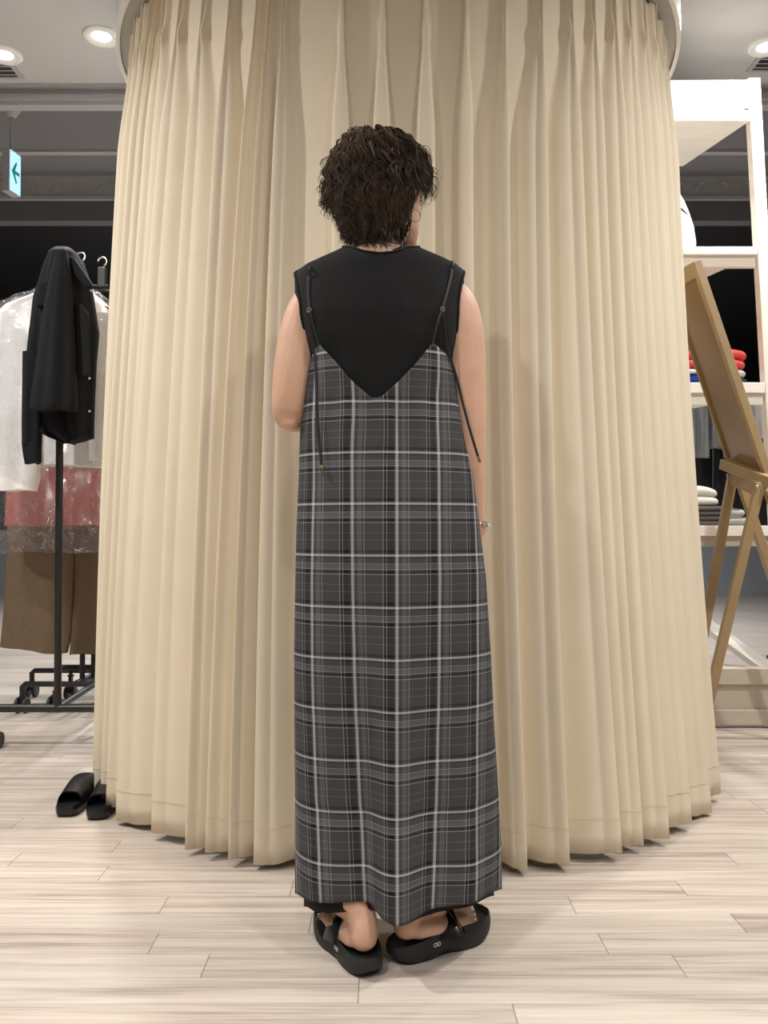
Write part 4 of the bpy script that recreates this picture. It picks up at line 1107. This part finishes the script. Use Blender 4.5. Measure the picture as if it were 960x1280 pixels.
# things on the shelf
def folded(name, px0, px1, py0, py1, Y, dep, m, label, cat, layers=2, hump=0, group=None, side='r'):
    """folded cloth: a stack of soft rounded layers sharing one piece of fabric"""
    a, b = P(px0, py1, Y), P(px1, py1, Y); zb_ = a.z; zt2 = P(px0, py0, Y).z; h = (zt2 - zb_) / layers
    mb = MB(); cx = (a.x + b.x) / 2; w = (b.x - a.x) / 2; rg_ = np.random.default_rng(int(px0 + py0))
    for l in range(layers):
        z0 = zb_ + l * h; jit = rg_.uniform(-.006, .006); rings = []
        ww = w - (0.006 * l) + jit * .4; dd = dep / 2
        for s_ in (.0, .12, .35, .65, .88, 1.0):
            ins = (1 - math.sqrt(max(0, 1 - (2 * s_ - 1) ** 2))) * min(h * .55, .03)
            ring = []
            for k in range(48):
                q = 2 * PI * k / 48; c, sn = math.cos(q), math.sin(q)
                x = (ww - ins) * math.copysign(abs(c) ** .45, c); y = (dd - ins) * math.copysign(abs(sn) ** .45, sn)
                top = hump * max(0, 1 - (x / w) ** 2) * (z0 + s_ * h - zb_) / (zt2 - zb_) if hump else 0
                ring.append((cx + x + jit, Y + dd + y, z0 + s_ * h * .985 + top * .9 - (hump * .0) + .0025 * math.sin(x * 40 + l * 2) * s_ * (1 if l == layers - 1 else 0)))
            rings.append(ring)
        mb.loft(rings)
    o = mb.build(name, m, None, True, angle=70); return tag(o, label, cat, group)
YF = YS + .03
folded('folded_cloth', 852, 940, 471, 478, YF, .26, 'navy', 'dark navy folded cloth at the bottom of the stack behind the leaning board', 'folded cloth', 1)
o_ = folded('folded_cloth', 850, 884, 467, 478, YF - .02, .018, 'blue', 'blue folded cloth beside the curtain edge on the shelf', 'folded cloth', 1)
folded('folded_cloth', 850, 941, 460, 470.6, YF, .27, 'greycloth', 'light grey folded cloth between the coral and the navy ones', 'folded cloth', 1)
folded('folded_towel', 850, 940, 439, 459.6, YF + .01, .25, 'red', 'coral red folded towel on top of the stack on the shelf', 'towel', 2, .022)
folded('folded_sweater', 850, 932, 633, 656.6, YF, .28, 'charcoal', 'charcoal striped folded sweaters on the lower shelf behind the easel leg', 'folded clothes', 4)
folded('folded_cloth', 905, 936, 636, 656, YF - .025, .02, 'greycloth', 'grey folded edge at the right end of the charcoal stack', 'folded cloth', 2)
wb = folded('folded_knit', 848, 905, 613, 632, YF + .02, .22, 'offwhite', 'off-white folded knit resting on top of the charcoal sweaters', 'folded clothes', 2, .022)
# rounded white bag on the upper shelf
a = MB(); z0 = zz(308) + .001; rings = []
c0 = P(842, 308, YS + .06)
for s_, w, d in ((0, .120, .06), (.03, .128, .075), (.2, .126, .08), (.42, .112, .078), (.62, .092, .066), (.8, .072, .05), (.92, .054, .034), (1, .04, .02)):
    z = z0 + s_ * (P(838, 226, YS + .06).z - z0)
    rings.append([(c0.x + w * math.copysign(abs(math.cos(q)) ** .8, math.cos(q)) + .006 * math.sin(4 * q + s_ * 5), YS + .15 + d * math.copysign(abs(math.sin(q)) ** .8, math.sin(q)), z) for q in [2 * PI * k / 40 for k in range(40)]])
a.loft(rings); bg = a.build('white_bag', 'white', None, True); bg['_o'] = (0, 0, 0)
tag(bg, 'rounded white bag on the upper shelf beside the curtain edge', 'bag')
a = MB(); a.tube(spline([P(846, 256, YS + .082), P(853, 262, YS + .088), P(860, 269, YS + .105), P(865, 273, YS + .135)]), .003, 8); a.build('strap', 'cord', bg, True)

# clothes hanging beyond the shelf
yr2 = 5.3
c = P(900, 500, yr2)
cr = thing('wall_rack', (c.x, yr2, 0), 'dark clothes rack seen through the shelf, hung with grey shirts', 'clothes rack')
zr_ = P(900, 486, yr2).z; xa, xb = P(800, 0, yr2).x, P(975, 0, yr2).x
for x in (xa, xb):
    q = MB(); q.tube([(x, yr2, 0), (x, yr2, zr_)], .014, 10); q.build('post', 'metal', cr, True)
    q = MB(); q.tube([(x, yr2 - .25, .014), (x, yr2 + .25, .014)], .014, 10); q.build('foot_bar', 'metal', cr, True)
q = MB(); q.tube([(xa, yr2, zr_), (xb, yr2, zr_)], .013, 10); q.build('hanging_rail', 'metal', cr, True)
for k, (l, r, bpy_, m_, lab) in enumerate(((848, 884, 572, 'hangshirt', 'grey shirt nearest the curtain on the rack behind the shelf'), (882, 906, 560, 'hangshirt', 'grey shirt beside the board edge on the rack behind the shelf'),
                                           (907, 936, 572, 'hangshirt', 'grey shirt mostly behind the leaning board on the far rack'), (938, 968, 548, 'greycloth', 'pale grey shirt at the right end of the far rack'))):
    g = hanging('x', [(490, (l + r) / 2 - 3, (l + r) / 2 + 3, .01), (496, l + 3, r - 3, .03), (510, l, r, .05), (540, l, r, .06), (bpy_, l - 1, r + 1, .06)], yr2 + .02 * k, 'hangshirt', seed=40 + k, folds=.016, nf=6).build('hanging_shirt', m_, None, True, angle=70)
    tag(g, lab, 'shirt', 'shirts on the far rack')
for k, (l, r, lab) in enumerate(((852, 890, 'black trousers at left on the rack behind the shelf'), (888, 930, 'black trousers in the middle of the rack behind the shelf'), (928, 972, 'black trousers at right on the rack behind the shelf'))):
    g = hanging('x', [(498, l + 8, r - 8, .03), (560, l + 3, r - 3, .05), (660, l + 2, r - 2, .05), (672, l + 2, r - 2, .05)], yr2 + .22, 'hangdark', seed=60 + k, folds=.014, nf=6).build('black_trousers', 'hangdark', None, True, angle=70)
    tag(g, lab, 'trousers', 'trousers on the far rack')

# ------------------------------------------------------------------ easel with leaning board
es = thing('easel', (1.5, 3.3, 0), 'tan wooden easel standing between the curtain and the white shelf', 'easel')
Yn, Yf_ = 3.14, 3.42
A0, B0, TL, TR = P(910, 573, Yf_), P(963, 594, Yn), P(834, 346, Yf_ + .04), P(873, 327, Yn + .04)
nrm = (B0 - A0).cross(TL - A0).normalized()
if nrm.y > 0: nrm = -nrm
bd = thing('display_board', tuple(A0), 'brown display board leaning on the wooden easel beside the curtain', 'board')
a = MB(); a.prism([A0, B0, TR, TL], -nrm * .012); a.build('panel', 'board', bd, bevel=.002)
ux = (B0 - A0).normalized(); uy = (TR - B0).normalized()
a = MB(); bar(a, B0 - ux * .012 - uy * .0 + nrm * .004, TR - ux * .012 + nrm * .004, .028, .032, up=nrm); a.build('edge_frame', 'wood', bd, bevel=.003)
a = MB(); bar(a, A0 + ux * .006 + nrm * .001, TL + ux * .006 + nrm * .001, .012, .022, up=nrm); a.build('edge_frame', 'wood', bd, bevel=.002)
a = MB(); bar(a, TL - uy * .03 + ux * .012 + nrm * .002, TR - uy * .03 - ux * .03 + nrm * .002, .06, .016, up=nrm); a.build('edge_frame', 'wood', bd, bevel=.002)
# ledge, hinge rail, legs
la, lb = P(906, 580, Yf_ - .02), P(962, 601, Yn - .03)
a = MB(); bar(a, la, lb + (lb - la) * .12, .05, .042); a.build('ledge', 'wood', es, bevel=.004)
ra, rb = P(914, 597, Yf_ - .03), P(951, 612, Yn - .02)
a = MB(); bar(a, ra, rb, .022, .055); a.build('cross_rail', 'wood', es, bevel=.003)
for top, foot in ((P(917, 588, Yf_ - .03), Vector((1.215, 3.42, .0))), (P(950, 604, Yn - .02), Vector((1.225, 3.30, .0))), (P(924, 596, Yf_ + .02), Vector((1.79, 3.42, 0))), (P(960, 612, Yn + .05), Vector((1.83, 3.14, 0)))):
    a = MB(); bar(a, top, foot, .036, .026, up=(0, -1, .2)); a.build('leg', 'wood', es, bevel=.003)
for q in (ra, rb):
    a = MB(); a.ell(q + Vector((-.02, -.018, .01)), .007, .005, .007); a.build('screw', 'steel', es, True)

# ------------------------------------------------------------------ light
W = bpy.data.worlds.new('world'); SC.world = W; W.use_nodes = True
bgn = W.node_tree.nodes['Background']; bgn.inputs[0].default_value = (1.0, .985, .97, 1); bgn.inputs[1].default_value = .075
def lamp(x, y, e, col=(1, .98, .945), size=.11, spread=2.6, z=ZC - .02):
    l = bpy.data.lights.new('downlight_or_fill', 'AREA'); l.shape = 'DISK'; l.size = size; l.energy = e; l.color = col; l.spread = spread
    o = bpy.data.objects.new('downlight_or_fill', l); COL.objects.link(o); o.location = (x, y, z)
for x, y, e in ((-.95, .35, 27), (1.0, .35, 26), (0, -.9, 30), (-1.95, 1.85, 74), (1.95, 1.8, 60), (-1.6, -.9, 20), (1.6, -.9, 20), (-1.23, 3.63, 48), (1.62, 3.40, 26), (-2.6, 3.2, 22), (2.4, 3.3, 22)):
    lamp(x, y, e * .72)
for x, y, e in ((-1.1, 7.6, 120), (1.1, 7.6, 120), (0, 9.6, 60)): lamp(x, y, e, (.92, .96, 1), z=z2 - .03)  # added lamps hidden behind the curtain, brightening the far wall and floor
for x in (-.7, .8): lamp(x, 4.9, 16, (.85, .92, 1), z=3.27)
SC.view_settings.view_transform = 'Standard'; SC.view_settings.look = 'None'
SC.view_settings.gamma = 1; SC.view_settings.use_curve_mapping = False
SC.view_settings.exposure = 0.0
